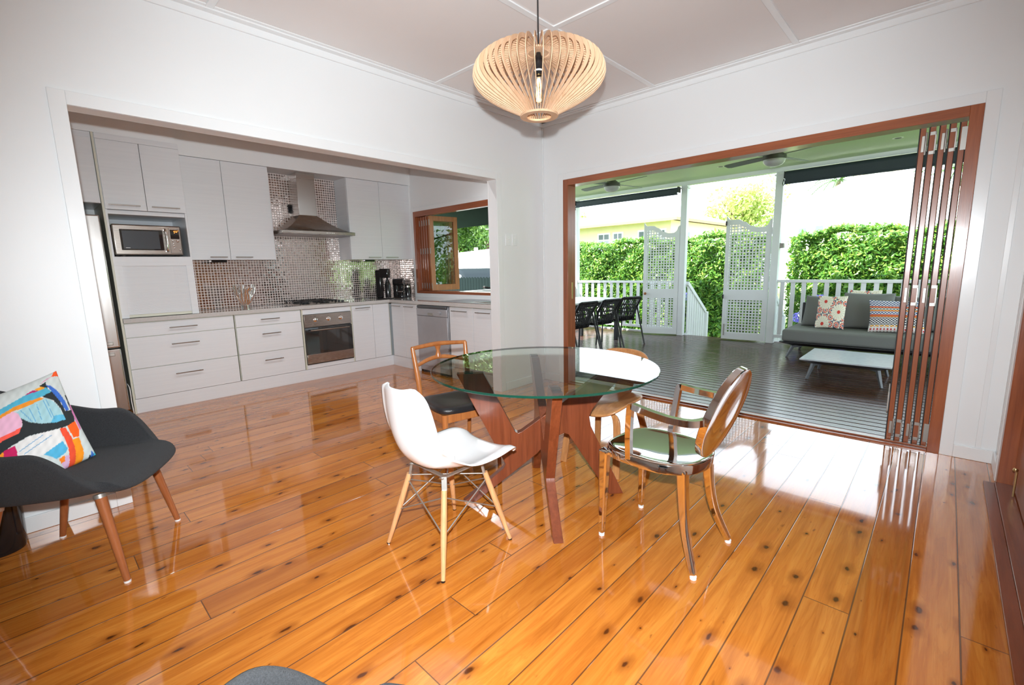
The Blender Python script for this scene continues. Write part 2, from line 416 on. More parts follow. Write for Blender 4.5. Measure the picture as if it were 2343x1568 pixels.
def tglass():
    # table glass: bright clear surface, green where light runs through the edge
    m, t, b = nt('table_glass'); setp(b, color=(.95, 1, .97), rough=0, trans=1, ior=1.5)
    va = t.nodes.new('ShaderNodeVolumeAbsorption'); va.inputs['Color'].default_value = (.25, .88, .60, 1); va.inputs['Density'].default_value = 6.0
    t.links.new(va.outputs[0], t.nodes['Material Output'].inputs['Volume']); return m
M['tglass'] = tglass()
def emit(name, c, s):
    m, t, b = nt(name); setp(b, color=(0, 0, 0), emis=c, emstr=s); return m

def gtop_mat():
    m, t, b = nt('table_glass_face')
    gl = t.nodes.new('ShaderNodeBsdfGlossy'); gl.inputs['Roughness'].default_value = 0
    tr = t.nodes.new('ShaderNodeBsdfTransparent'); tr.inputs[0].default_value = (.86, .95, .90, 1)
    fr = t.nodes.new('ShaderNodeFresnel'); fr.inputs[0].default_value = 1.62; ms = t.nodes.new('ShaderNodeMixShader')
    t.links.new(fr.outputs[0], ms.inputs[0]); t.links.new(tr.outputs[0], ms.inputs[1]); t.links.new(gl.outputs[0], ms.inputs[2])
    t.links.new(ms.outputs[0], t.nodes['Material Output'].inputs[0]); return m
M['gtop'] = gtop_mat()
def gbot_mat():
    m, t, b = nt('table_glass_underside'); tr = t.nodes.new('ShaderNodeBsdfTransparent'); tr.inputs[0].default_value = (.95, .985, .965, 1)
    t.links.new(tr.outputs[0], t.nodes['Material Output'].inputs[0]); return m
M['gbot'] = gbot_mat()
M['gedge'] = mat('green_glass_edge', (.006, .05, .032), .12, (6, .2), coat=.3, spec=.5)

# =============================================================== THE ROOM
KX = -2.79      # kitchen back wall
CZ = 2.85       # dining ceiling
KC = 2.755      # kitchen ceiling
X3 = 3.68       # wall on the right
YB = -6.4
L_, R_, H_ = -3.815, -.742, 2.172     # kitchen opening
FL, FR_, FH = .285, 3.42, 2.212       # bifold opening
struct('floor', MB().box(KX-.1, YB, -.1, X3+.12, -.0, 0), M['floor'])
mb = MB()
mb.box(-.107, YB, 0, 0, L_, CZ).box(-.107, L_, H_, 0, R_, CZ).box(-.107, R_, 0, 0, 0, CZ)
struct('wall_left', mb, M['wall'])
mb = MB()
mb.box(-.107, 0, 0, FL, .12, CZ+.1).box(FL, 0, FH, FR_, .12, CZ+.1).box(FR_, 0, 0, X3+.12, .12, CZ+.1)
struct('wall_right', mb, M['wall'])
mb = MB().box(X3, YB, 0, X3+.12, -2.2, CZ).box(X3, -2.2, 2.12, X3+.12, -.33, CZ).box(X3, -.33, 0, X3+.12, 0, CZ)
struct('wall_side', mb, M['wall'])
struct('wall_rear', MB().box(KX-.1, YB-.1, 0, X3+.12, YB, CZ), M['wall'])
struct('ceiling', MB().box(-.107, YB, CZ, X3+.12, .12, CZ+.1), M['ceil'])
# cornice: a flat board with a stepped bead
def cornice(name, a, b):
    mb = MB(); (x0, y0), (x1, y1) = a, b
    for w1, w0, z0, z1 in ((.016, 0, CZ-.058, CZ-.0), (.062, 0, CZ-.016, CZ), (.088, 0, CZ-.007, CZ)):
        if x0 == x1: mb.box(x0, y0, z0, x0+w1, y1, z1)
        else: mb.box(x0, y0-w1, z0, x1, y0, z1)
    return struct(name, mb, M['trim'], bevel=.002)
cornice('trim_1', (0, YB), (0, 0)); cornice('trim_2', (0, 0), (X3, 0))
# ceiling cover strips
mb = MB(); sw = .021
for x in (1.316, 2.408): mb.box(x-sw, YB, CZ-.009, x+sw, 0, CZ)
for y in (-1.487, -3.13, -4.8): mb.box(0, y-sw, CZ-.0085, X3, y+sw, CZ)
struct('trim_3', mb, M['trim'], bevel=.002)
# architraves of the kitchen opening and its lining
mb = MB(); a = .068
mb.box(0, L_-a, 0, .012, L_, H_+a).box(0, R_, 0, .012, R_+a, H_+a).box(0, L_, H_, .012, R_, H_+a)
mb.box(-.119, L_-a, 0, -.107, L_, H_+a).box(-.119, R_, 0, -.107, R_+a, H_+a).box(-.119, L_, H_, -.107, R_, H_+a)
struct('trim_4', mb, M['trim'], bevel=.0025)
# architrave round the folding door
mb = MB(); a = .066
mb.box(FL-a, -.012, 0, FL, 0, FH+a).box(FR_, -.012, 0, FR_+a, 0, FH+a).box(FL, -.012, FH, FR_, 0, FH+a)
struct('trim_5', mb, M['trim'], bevel=.0025)
# skirtings
struct('baseboard_left', MB().box(0, YB, 0, .014, L_-.068, .085).box(0, R_+.068, 0, .014, 0, .085), M['trim'], bevel=.003)
struct('baseboard_right', MB().box(0.014, -.014, 0, FL-.066, 0, .085).box(FR_+.066, -.014, 0, X3, 0, .085), M['trim'], bevel=.003)
struct('baseboard_side', MB().box(X3-.014, -.235, 0, X3, -.014, .085), M['trim'], bevel=.003)
# flat battens on the short wall by the doors (board cladding joint)
struct('trim_6', MB().box(3.585, -.006, .085, 3.612, 0, CZ-.06), M['trim'], bevel=.002)
# corner bead between the two walls
struct('trim_7', MB().box(0, -.012, .085, .012, 0, CZ-.06), M['trim'], bevel=.003)

# folding door frame (jambs, head, threshold)
dr = MB(); f = .062
fr = struct('door_1', MB().box(FL, -.016, 0, FL+f, .125, FH).box(FR_-f, -.016, 0, FR_, .125, FH), M['jarrah'], bevel=.002)
MB().box(FL+f, -.016, FH-f, FR_-f, .125, FH).build('head', M['jarrahx'], fr, bevel=.002)
MB().box(FL+f, -.02, -.03, FR_-f, .125, .012).box(FL+f, .02, .012, FR_-f, .035, .022).build('threshold', M['jarrahx'], fr, bevel=.003)
MB().box(FL+f, .055, .01, FR_-f, .085, .0145).build('floor_track', M['hinge'], fr)
# strike plate in left jamb
MB().box(FL+f-.001, .055, .95, FL+f+.003, .075, 1.13).build('strike_plate', M['brass'], fr)

# folded door leaves stacked at the right jamb
def leaf(name, x0, lean, label, hinge_side):
    """leaf standing nearly at right angles to the wall; x0 = its room side edge, lean = how far the far end swings in x"""
    th = .028; W = .78; t0 = thing(name, label, 'folding door leaf', (x0, .055, .016), group='folded leaves of the glazed timber door')
    ang = atan2(lean, W); t0.rotation_euler = (0, 0, -ang)
    H = FH-f-.016-.012; st = .09
    for a0_, a1_ in ((0, st), (W-st, W)): MB().box(0, a0_, 0, th, a1_, H).build('stile', M['jarrah'], t0, bevel=.002)
    for a0_, a1_ in ((0, .15), (H-.1, H)): MB().box(0, st, a0_, th, W-st, a1_).build('rail', M['jarrahy'], t0, bevel=.002)
    MB().box(th/2-.003, st, .15, th/2+.003, W-st, H-.1).build('glass_pane', M['pane'], t0)
    MB().box(-.003, st-.012, .14, .004, st, H-.09).box(th-.004, st-.012, .14, th+.003, st, H-.09).box(-.006, -.001, 0, 0, .02, H).build('weather_seal', M['dark'], t0)
    for z in ((.03, .16), (H/2-.09, H/2+.05), (H-.17, H-.03)):
        a0, a1 = z
        if hinge_side == 'r':
            mb = MB().box(th*.38, -.004, a0+.02, th*.9, 0, a1-.02); mb.tube([(th+.004, -.006, a0), (th+.004, -.006, a1)], .006, 10); mb.build('hinge', M['hinge'], t0, bevel=.001)
        elif hinge_side == 'l':
            mb = MB().box(0.002, -.004, a0, .034, 0, a0+.022).box(0.002, -.004, a1-.022, .034, 0, a1).box(.026, -.004, a0, .034, 0, a1); mb.build('hinge', M['hinge'], t0, bevel=.001)
        elif z[0] != H/2-.09:
            MB().box(.006, -.004, a0, .036, 0, a1).build('hinge_plate', M['hinge'], t0, bevel=.001)
    return t0
leaf('door_leaf', 3.136, -.034, 'red hardwood folding leaf at the open end of the stack, bolt on its outer face', 'r')
leaf('door_leaf', 3.183, -.026, 'red hardwood folding leaf second from the open end of the stack', 'l')
leaf('door_leaf', 3.231, -.018, 'red hardwood folding leaf in the middle of the folded stack', 'r')
leaf('door_leaf', 3.278, -.009, 'red hardwood folding leaf second from the jamb in the folded stack', 'l')
leaf('door_leaf', 3.325, .0, 'red hardwood folding leaf right against the door jamb, plain square hinge plates', 'p')
b_ = MB().box(3.120, .075, .22, 3.131, .10, .36); b_.tube([(3.124, .088, .20), (3.124, .088, .42)], .004, 8)
tag(b_.build('drop_bolt', M['hinge'], bevel=.001), 'small steel drop bolt low on the end leaf of the folding door', 'bolt')

# timber door in the side wall
d2 = struct('door_2', MB().box(X3-.012, -.395, 0, X3+.12, -.325, 2.12).box(X3-.012, -2.2, 0, X3+.12, -2.13, 2.12).box(X3-.012, -2.13, 2.05, X3+.12, -.395, 2.12), M['jarrah'], bevel=.002)
MB().box(X3-.02, -2.13, -.01, X3+.14, -.395, .022).build('threshold', M['jarrahy'], d2, bevel=.003)
MB().box(X3-.065, -2.3, 0, X3-.02, -.40, .016).build('sill_board', M['jarrahy'], d2, bevel=.002)
lf = MB().box(X3+.05, -.52, .03, X3+.09, -.395, 2.05).box(X3+.05, -2.13, .03, X3+.09, -2.0, 2.05).box(X3+.05, -2.0, .03, X3+.09, -.52, .85).box(X3+.05, -2.0, 1.95, X3+.09, -.52, 2.05).build('door_panel', M['jarrah'], d2, bevel=.002)
MB().box(X3+.066, -2.0, .85, X3+.074, -.52, 1.95).build('glass_pane', M['pane'], lf)
bt = MB().tube([(X3+.038, -.60, .03), (X3+.038, -.60, .17)], .005, 10); bt.lathe([(.0, -.011), (.009, -.008), (.012, 0), (.009, .008), (0, .011)], 12, (X3+.032, -.60, .18))
bt.build('floor_bolt', M['brass'], lf, smooth=50)
struct('trim_8', MB().box(X3-.016, -.325, 0, X3, -.255, 2.19).box(X3-.016, -2.27, 2.12, X3, -.325, 2.19), M['trim'], bevel=.0025)
struct('exterior_wall', MB().box(X3+1.2, -4, -.1, X3+1.3, .0, 2.9), M['cedar'])

# =============================================================== THE KITCHEN SHELL
struct('wall_kitchen_back', MB().box(KX-.1, YB, 0, KX, .1, KC), M['wall'])
WX0, WX1, WZ0, WZ1 = -2.385, -.16, .965, 2.135
KY = -.06
mb = MB().box(KX-.1, KY, 0, WX0, .1, KC).box(WX1, KY, 0, -.107, .1, KC).box(WX0, KY, 0, WX1, .1, WZ0).box(WX0, KY, WZ1, WX1, .1, KC)
struct('wall_kitchen_window', mb, M['wall'])
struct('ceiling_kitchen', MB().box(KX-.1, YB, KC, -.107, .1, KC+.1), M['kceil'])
struct('trim_9', MB().box(WX0-.055, KY-.012, WZ0-.085, WX0, KY, WZ1+.055).box(WX0, KY-.012, WZ1, WX1, KY, WZ1+.055).box(WX0, KY-.02, WZ0-.085, WX1+.02, KY, WZ0), M['trim'], bevel=.002)
win = struct('window_1', MB().box(WX0, KY-.014, WZ0, WX0+.05, .12, WZ1).box(WX1-.05, KY-.014, WZ0, WX1, .12, WZ1), M['jarrah'], bevel=.002)
MB().box(WX0+.05, KY-.014, WZ1-.075, WX1-.05, .0, WZ1).box(WX0+.05, KY-.014, WZ0, WX1-.05, .12, WZ0+.035).build('window_head', M['jarrahx'], win, bevel=.002)
# folded sashes: three packed together, the last one swung out
def sash(x0, y0, ang, label, far=.46, mm='jarrah'):
    t = thing('folding_sash', label, 'window sash', (x0, y0, WZ0+.04), ang, 'folding sashes of the kitchen window')
    H = WZ1-WZ0-.12; th = .035; s = .07
    MB().box(0, 0, 0, th, s, H).box(0, far-s, 0, th, far, H).box(0, s, 0, th, far-s, .085).box(0, s, H-.07, th, far-s, H).build('sash_frame', M[mm], t, bevel=.002)
    MB().box(th/2-.002, s, .085, th/2+.002, far-s, H-.07).build('glass_pane', M['pane'], t)
    for z in (.03, H/2, H-.13): MB().box(th-.004, -.004, z, th+.012, 0, z+.08).build('hinge', M['hinge'], t, bevel=.001)
    return t
sash(-2.33, -.03, 0, 'red timber window sash folded flat against the left jamb')
sash(-2.27, -.03, R(-2), 'red timber window sash second in the folded stack')
sash(-2.20, -.04, R(-3), 'red timber window sash third in the folded stack')
sash(-2.13, -.05, R(-4), 'red timber window sash packed beside the open glazed one')
sash(-2.055, -.06, R(-7), 'orange timber sash standing open, garden seen through its pane', .47, 'cedar')

# bulkhead above the wall cupboards
mb = MB().box(KX, -2.905, 2.512, -2.44, KY, KC).box(KX, YB, 2.555, -2.19, -2.905, KC)
struct('trim_10', mb, M['wall'])

LAMP = emit('warm_lamp_face', (1, .85, .65), 6)
# =============================================================== CABINETS
CX = -2.187
def cab_handle(p, y0, y1, z, x, nm='handle'):
    mb = MB().box(x+.022, y0, z-.005, x+.031, y1, z+.005)
    for y in (y0+.02, y1-.028): mb.box(x, y, z-.004, x+.024, y+.008, z+.004)
    mb.build(nm, M['handle'], p, bevel=.0015)
def cab_handle_x(p, x0, x1, z, y):
    mb = MB().box(x0, y-.031, z-.005, x1, y-.022, z+.005)
    for x in (x0+.02, x1-.028): mb.box(x, y-.024, z-.004, x+.008, y, z+.004)
    mb.build('handle', M['handle'], p, bevel=.0015)
def drawers(y0, y1, label):
    t = thing('drawer_unit', label, 'kitchen drawers', (CX, y0, .14), world=True, group='base cupboards along the long kitchen wall')
    MB().box(KX+.002, y0, .14, CX-.02, y1, .87).build('body', M['edge'], t)
    for z0, z1, hz in ((.142, .425, .335), (.431, .728, .635), (.734, .864, .799)):
        d = MB().box(CX-.019, y0+.004, z0, CX, y1-.004, z1).build('drawer', M['cab'], t, bevel=.0012)
        m_ = (y0+y1)/2; w_ = .117 if y1-y0 > .8 else .10
        cab_handle(d, m_-w_, m_+w_, hz, CX)
    return t
drawers(-3.497, -2.585, 'wide white three drawer unit beside the fridge panel')
drawers(-2.575, -1.878, 'narrower white three drawer unit beside the oven')
# oven housing
t = thing('oven_housing', 'white cupboard frame built round the steel oven', 'cupboard', (CX, -1.87, .14), world=True)
MB().box(KX, -1.872, .14, CX, -1.856, .87).box(KX, -1.252, .14, CX, -1.236, .87).build('side_panel', M['edge'], t)
MB().box(CX-.5, -1.856, .806, CX, -1.252, .866).build('top_panel', M['cab'], t, bevel=.001)
MB().box(CX-.5, -1.856, .142, CX, -1.252, .196).build('bottom_panel', M['cab'], t, bevel=.001)
# double door unit
t = thing('corner_cupboard', 'white two door base cupboard right of the oven', 'cupboard', (CX, -1.23, .14), world=True, group='base cupboards along the long kitchen wall')
MB().box(KX, -1.234, .14, CX-.02, -.672, .87).build('body', M['edge'], t)
d = MB().box(CX-.019, -1.231, .142, CX, -.938, .864).build('door', M['cab'], t, bevel=.0012); cab_handle(d, -1.195, -.985, .832, CX)
MB().box(CX-.019, -.934, .142, CX, -.692, .864).build('door', M['cab'], t, bevel=.0012)
# sink run
SY = KY-.61
t = thing('blind_corner_cupboard', 'white two door base cupboard left of the grey dishwasher', 'cupboard', (-2.16, SY, .14), world=True, group='base cupboards under the kitchen window')
MB().box(-2.16, SY+.02, .14, -1.55, KY, .87).build('body', M['edge'], t)
for x0, x1 in ((-2.155, -1.865), (-1.86, -1.568)):
    d = MB().box(x0, SY, .142, x1, SY+.019, .864).build('door', M['cab'], t, bevel=.0012); cab_handle_x(d, x0+.035, x1-.05, .832, SY)
t = thing('sink_cupboard', 'white base cupboard under the sink, right of the dishwasher', 'cupboard', (-.9, SY, .14), world=True, group='base cupboards under the kitchen window')
MB().box(-.905, SY+.02, .14, -.11, KY, .87).build('body', M['edge'], t)
for x0, x1 in ((-.9, -.49), (-.485, -.11)):
    d = MB().box(x0, SY, .142, x1, SY+.019, .864).build('door', M['cab'], t, bevel=.0012); cab_handle_x(d, x0+.06, x1-.08, .822, SY)
# kickboard, one continuous board
mb = MB().box(CX-.02, -3.497, 0, CX-.004, -.655, .138).box(CX-.02, SY+.004, 0, -1.55, SY+.02, .138).box(-.905, SY+.004, 0, -.11, SY+.02, .138)
tag(mb.build('kickboard', M['cab'], bevel=.001), 'white kickboard running along the floor under the base cupboards', 'kickboard')
# worktop with rebated L shape
wt = MB().box(KX, -3.497, .872, CX+.018, KY, .914).box(CX+.018, SY-.018, .872, -.11, KY, .914)
tag(wt.build('worktop', M['bench'], bevel=.003), 'pale grey polished stone worktop running round the kitchen corner', 'worktop')
# tall end panel
tag(MB().box(KX, -3.515, 0, CX+.012, -3.499, 2.553).build('end_panel', M['edge'], bevel=.001), 'tall cream edged panel between the fridge and the drawers', 'panel')
# appliance garage
t = thing('appliance_garage', 'white roller shutter cupboard standing on the worktop below the microwave', 'cupboard', (CX, -3.2, .916), world=True)
MB().box(KX, -3.497, .916, -2.2, -3.442, 1.40).box(KX, -2.945, .916, -2.2, -2.885, 1.40).box(KX, -3.497, 1.40, -2.2, -2.885, 1.483).build('surround', M['cab'], t, bevel=.001)
mb = MB()
for k in range(46): mb.box(-2.222, -3.442, .945+k*.0099, -2.213, -2.945, .945+k*.0099+.0093)
mb.build('roller_shutter', M['cab'], t)
MB().box(-2.232, -3.442, .918, -2.208, -2.945, .944).build('bottom_rail', M['edge'], t, bevel=.002)
# microwave niche with two doors over
t = thing('microwave_cupboard', 'white two door wall cupboard with an open niche for the microwave', 'cupboard', (CX, -3.2, 1.483), world=True, group='wall cupboards along the long kitchen wall')
MB().box(KX+.002, -3.497, 1.483, -2.2, -3.481, 2.553).box(KX+.002, -2.90, 1.483, -2.2, -2.884, 2.553).box(KX+.002, -3.481, 1.868, -2.22, -2.90, 1.905).box(KX+.002, -3.481, 1.483, -2.2, -2.90, 1.4855).build('body', M['cab'], t, bevel=.001)
MB().box(KX+.002, -3.481, 1.4855, KX+.012, -2.90, 1.868).build('back_panel', M['cab'], t)
for y0, y1, h0, h1 in ((-3.494, -3.196, -3.47, -3.245), (-3.192, -2.888, -3.16, -2.94)):
    d = MB().box(-2.2, y0, 1.906, -2.181, y1, 2.503).build('door', M['cab'], t, bevel=.0012); cab_handle(d, h0, h1, 1.945, -2.181)
MB().box(-2.2, -3.494, 2.505, -2.183, -2.888, 2.553).build('top_panel', M['cab'], t)
o_ = thing('power_outlet', 'cream power outlet with a black plug in the microwave niche', 'power outlet', (KX+.012, -3.42, 1.79), world=True)
MB().box(KX+.012, -3.46, 1.745, KX+.022, -3.345, 1.83).build('plate', M['edge'], o_, bevel=.002)
mb = MB().lathe([(0, 0), (.024, 0), (.024, .03), (.015, .042), (0, .042)], 20, (KX+.022, -3.405, 1.795), RY(pi/2)); mb.tube(spline([(KX+.05, -3.405, 1.79), (KX+.075, -3.39, 1.76), (KX+.09, -3.37, 1.70)], 5), .005, 8)
mb.build('plug', M['blackp'], o_, smooth=50)
# wall cupboards
def wallcab(y0, ym, y1, label, hs):
    t = thing('wall_cupboard', label, 'cupboard', (-2.45, y0, 1.462), world=True, group='wall cupboards along the long kitchen wall')
    MB().box(KX+.0135, y0, 1.462, -2.47, y1, 2.511).build('body', M['cab'], t)
    for a, b, (h0, h1) in ((y0+.002, ym-.002, hs[0]), (ym+.002, y1-.014 if y1 < -1.5 else y1-.002, hs[1])):
        d = MB().box(-2.469, a, 1.462, -2.45, b, 2.508).build('door', M['cab'], t, bevel=.0012); cab_handle(d, h0, h1, 1.49, -2.45)
    return t
wallcab(-2.883, -2.468, -1.987, 'white two door wall cupboard left of the range hood', ((-2.67, -2.505), (-2.425, -2.25)))
wallcab(-1.04, -.57, -.085, 'white two door wall cupboard right of the range hood', ((-.80, -.61), (-.53, -.33)))
struct('trim_11', MB().box(-2.47, -.085, 1.462, -2.452, KY, 2.512), M['wall'])
# fridge cupboard
t = thing('fridge_cupboard', 'white two door cupboard above the fridge', 'cupboard', (CX, -4.0, 1.95), world=True, group='wall cupboards along the long kitchen wall')
MB().box(KX+.002, -4.46, 1.953, -2.2, -3.517, 2.553).build('body', M['cab'], t)
for y0, y1 in ((-4.456, -3.99), (-3.986, -3.521)): MB().box(-2.2, y0, 1.955, -2.181, y1, 2.503).build('door', M['cab'], t, bevel=.0012)
# recessed downlights in the kitchen ceiling
for k, (x, y) in enumerate(((-.48, -3.5), (-.48, -2.55), (-.48, -1.6), (-.48, -.75))):
    t = thing('kitchen_downlight', ('recessed kitchen downlight nearest the fridge', 'recessed kitchen downlight in front of the drawers', 'recessed kitchen downlight in front of the oven', 'recessed kitchen downlight nearest the sink')[k], 'downlight', (x, y, KC), group='kitchen ceiling downlights')
    MB().lathe([(.036, -.001), (.052, -.004), (.053, 0), (.036, 0)], 24, closed=True).build('ring', M['whitep'], t, smooth=40)
    MB().lathe([(0, -.0015), (.036, -.0015), (.036, 0), (0, 0)], 24).build('lamp_face', LAMP, t)
    ld = bpy.data.lights.new('kitchen_downlight_lamp', 'SPOT'); ld.energy = 24; ld.spot_size = R(150); ld.spot_blend = 1; ld.shadow_soft_size = .035; ld.color = (.97, .98, 1)
    lo = bpy.data.objects.new('kitchen_downlight_lamp', ld); COL.objects.link(lo); lo.location = (0, 0, -.012); lo.parent = t
# fridge
t = thing('fridge', 'tall stainless steel fridge freezer at the left edge of the kitchen', 'fridge', (-2.4, -4.0, 0), world=True)
MB().box(KX+.04, -4.42, .02, -2.16, -3.56, 1.84).build('body', M['greymetal'], t, bevel=.008)
for z0, z1 in ((.07, .655), (.665, 1.84)):
    d = MB().box(-2.155, -4.42, z0, -2.085, -3.552, z1).build('door', M['steelz'], t, bevel=.012, seg=3)
    zz = z1-.06 if z1 < 1 else z0+.03
    MB().box(-2.085, -4.40, zz, -2.06, -3.60, zz+.028).build('handle', M['hinge'], d, bevel=.004)
for y in (-4.35, -3.67): MB().box(-2.7, y-.02, 0, -2.2, y+.02, .03).build('foot', M['blackp'], t)
MB().tube(spline([(-2.10, -3.536, .0), (-2.03, -3.538, .05), (-2.05, -3.54, .15), (-2.08, -3.536, .27), (-2.2, -3.536, .30)], 8), .004, 8).build('power_cord', M['whitep'], t, smooth=60, label='white power cord')

# splashbacks
struct('trim_12', MB().box(KX, -2.884, .916, KX+.012, KY, 1.47).box(KX, -1.986, 1.47, KX+.012, -1.04, 2.512), M['mosaic'])
struct('trim_13', MB().box(KX+.012, KY-.012, .916, WX0-.057, KY, 1.462), M['mosaic'])
# power point beside the flue and two under-cupboard ones
for p, lb in (((KX+.012, -1.63, 2.10), 'black power point on the mosaic beside the hood flue'),):
    o_ = thing('power_point', lb, 'power outlet', p, world=True)
    MB().box(p[0], p[1]-.045, p[2]-.055, p[0]+.012, p[1]+.045, p[2]+.055).build('plate', M['blackp'], o_, bevel=.003)
    MB().box(p[0]+.012, p[1]-.02, p[2]-.03, p[0]+.06, p[1]+.02, p[2]+.03).build('plug', M['blackp'], o_, bevel=.004)
for y, lb in ((-2.56, 'dark power strip under the cupboard left of the hood'), (-.72, 'dark power strip under the cupboard right of the hood')):
    tag(MB().box(-2.62, y-.075, 1.435, -2.54, y+.075, 1.461).build('power_strip', M['blackp'], bevel=.004), lb, 'power outlet')

# range hood
t = thing('range_hood', 'brushed steel canopy range hood with square flue above the cooktop', 'range hood', (-2.5, -1.5, 1.76), world=True)
y0, y1, xf, xb = -1.955, -1.045, -2.295, KX+.013
def hz(u, v):  # concave pyramid canopy: u round the rim, v up
    return None
mb = MB(); N = 14; cy0, cy1, cxf, cxb = -1.645, -1.425, -2.52, xb
rows = []
for k in range(N+1):
    s = k/N; e = s**.62 if s < 1 else 1
    rows.append((y0+(cy0-y0)*e, y1+(cy1-y1)*e, xf+(cxf-xf)*e, 1.80+s*.205))
b0 = len(mb.v)
for a, b, c, z in rows: mb.v += [(xb, a, z), (c, a, z), (c, b, z), (xb, b, z)]
for k in range(N):
    for j in range(3): q = b0+k*4+j; mb.f.append([q, q+1, q+5, q+4]); mb.mi.append(0)
mb.build('canopy', M['steel'], t, smooth=28)
mb = MB().box(xb, y0, 1.762, xf, y1, 1.80); lip = mb.build('lip', M['steel'], t, bevel=.003)
mb = MB()
for k in range(5): mb.lathe([(0, 0), (.006, 0), (.006, .003), (0, .003)], 12, (xf, -1.42+k*.022, 1.781), RY(pi/2))
mb.build('buttons', M['chrome'], lip)
for a, b in ((-1.93, -1.51), (-1.49, -1.07)): MB().box(xb+.04, a, 1.757, xf-.03, b, 1.763).build('filter', M['silver'], lip, bevel=.001)
mb = MB().box(cxb, cy0, 2.005, cxf, cy1, 2.44).box(cxb, cy0-.003, 2.44, cxf+.003, cy1+.003, 2.511); mb.build('flue', M['steelz'], t, bevel=.0015)
# oven
t = thing('oven', 'built-in stainless steel oven with three round knobs and dark glass door', 'oven', (CX, -1.55, .2), world=True)
MB().box(-2.7, -1.85, .2, CX-.01, -1.257, .80).build('body', M['greymetal'], t)
pnl = MB().box(CX-.01, -1.852, .652, CX+.018, -1.254, .802).build('control_panel', M['steel'], t, bevel=.002)
for y in (-1.719, -1.556, -1.397):
    MB().lathe([(0, 0), (.024, 0), (.024, .006), (.019, .008), (.017, .026), (.012, .030), (0, .030)], 24, (CX+.018, y, .735), RY(pi/2)).box(CX+.02, y-.003, .715, CX+.053, y+.003, .755).build('knob', M['chrome'], pnl, smooth=40)
    MB().box(CX+.018, y-.003, .772, CX+.0187, y+.003, .778).build('marking', M['dark'], pnl)
dr = MB().box(CX-.01, -1.852, .205, CX+.016, -1.254, .318).build('door', M['steel'], t, bevel=.002)
MB().box(CX-.01, -1.852, .3185, CX+.016, -1.254, .64).build('glass_front', M['oglass'], dr, bevel=.002)
mb = MB().tube([(CX+.05, -1.80, .612), (CX+.05, -1.306, .612)], .008, 12)
for y in (-1.77, -1.336): mb.tube([(CX+.014, y, .612), (CX+.05, y, .612)], .006, 8)
mb.build('handle', M['handle'], dr, smooth=50)
MB().box(CX-.02, -1.852, .192, CX+.004, -1.254, .203).build('vent', M['dark'], t)
# dishwasher
t = thing('dishwasher', 'grey freestanding dishwasher under the worktop by the window', 'dishwasher', (-1.23, SY, 0), world=True)
x0, x1 = -1.535, -.925; yf = SY-.022
MB().box(x0, yf+.02, .03, x1, KY-.01, .86).build('body', M['silver'], t, bevel=.004)
MB().box(x0, yf, .10, x1, yf+.02, .735).build('door', M['silver'], t, bevel=.004)
pn = MB().box(x0, yf-.004, .738, x1, yf+.02, .828).build('control_panel', M['silver'], t, bevel=.004)
MB().box(x0+.24, yf-.008, .745, x0+.35, yf-.003, .778).build('door_grip', M['hinge'], pn, bevel=.003)
MB().lathe([(0, 0), (.018, 0), (.018, .01), (0, .012)], 20, (x1-.13, yf-.004, .785), RX(pi/2)).build('dial', M['silver'], pn, smooth=40)
MB().box(x0+.01, yf-.006, .832, x1-.01, yf+.04, .866).build('top_lid', M['greymetal'], t, bevel=.012, seg=3)
MB().box(x0+.01, yf+.05, 0, x1-.01, yf+.07, .10).build('plinth', M['greymetal'], t)
# cooktop
t = thing('cooktop', 'steel gas cooktop with black cast iron trivets above the oven', 'cooktop', (-2.47, -1.555, .916), world=True)
MB().box(-2.72, -1.87, .914, -2.222, -1.24, .921).build('hob_plate', M['steel'], t, bevel=.003)
for bx, by, br in ((-2.60, -1.74, .045), (-2.60, -1.50, .038), (-2.36, -1.74, .038), (-2.36, -1.50, .05)):
    MB().lathe([(0, .921), (br+.01, .921), (br+.012, .929), (br, .932), (br, .94), (br*.6, .943), (0, .943)], 20, (bx, by, 0)).build('burner', M['blackm'], t, smooth=40)
for a, b in ((-1.86, -1.62), (-1.61, -1.38)):
    mb = MB()
    for x in (-2.70, -2.48, -2.26): mb.bar((x, a+.01, .952), (x, b-.01, .952), .010, .010)
    for y in (a+.02, (a+b)/2, b-.02): mb.bar((-2.70, y, .956), (-2.26, y, .956), .009, .010)
    for x in (-2.69, -2.27):
        for y in (a+.02, b-.02): mb.box(x-.006, y-.006, .921, x+.006, y+.006, .952)
    mb.build('trivet', M['blackm'], t, bevel=.001)
for k in range(5): MB().lathe([(0, .921), (.017, .921), (.015, .945), (0, .946)], 16, (-2.66+k*.095, -1.30, 0)).build('knob', M['blackm'], t, smooth=40)
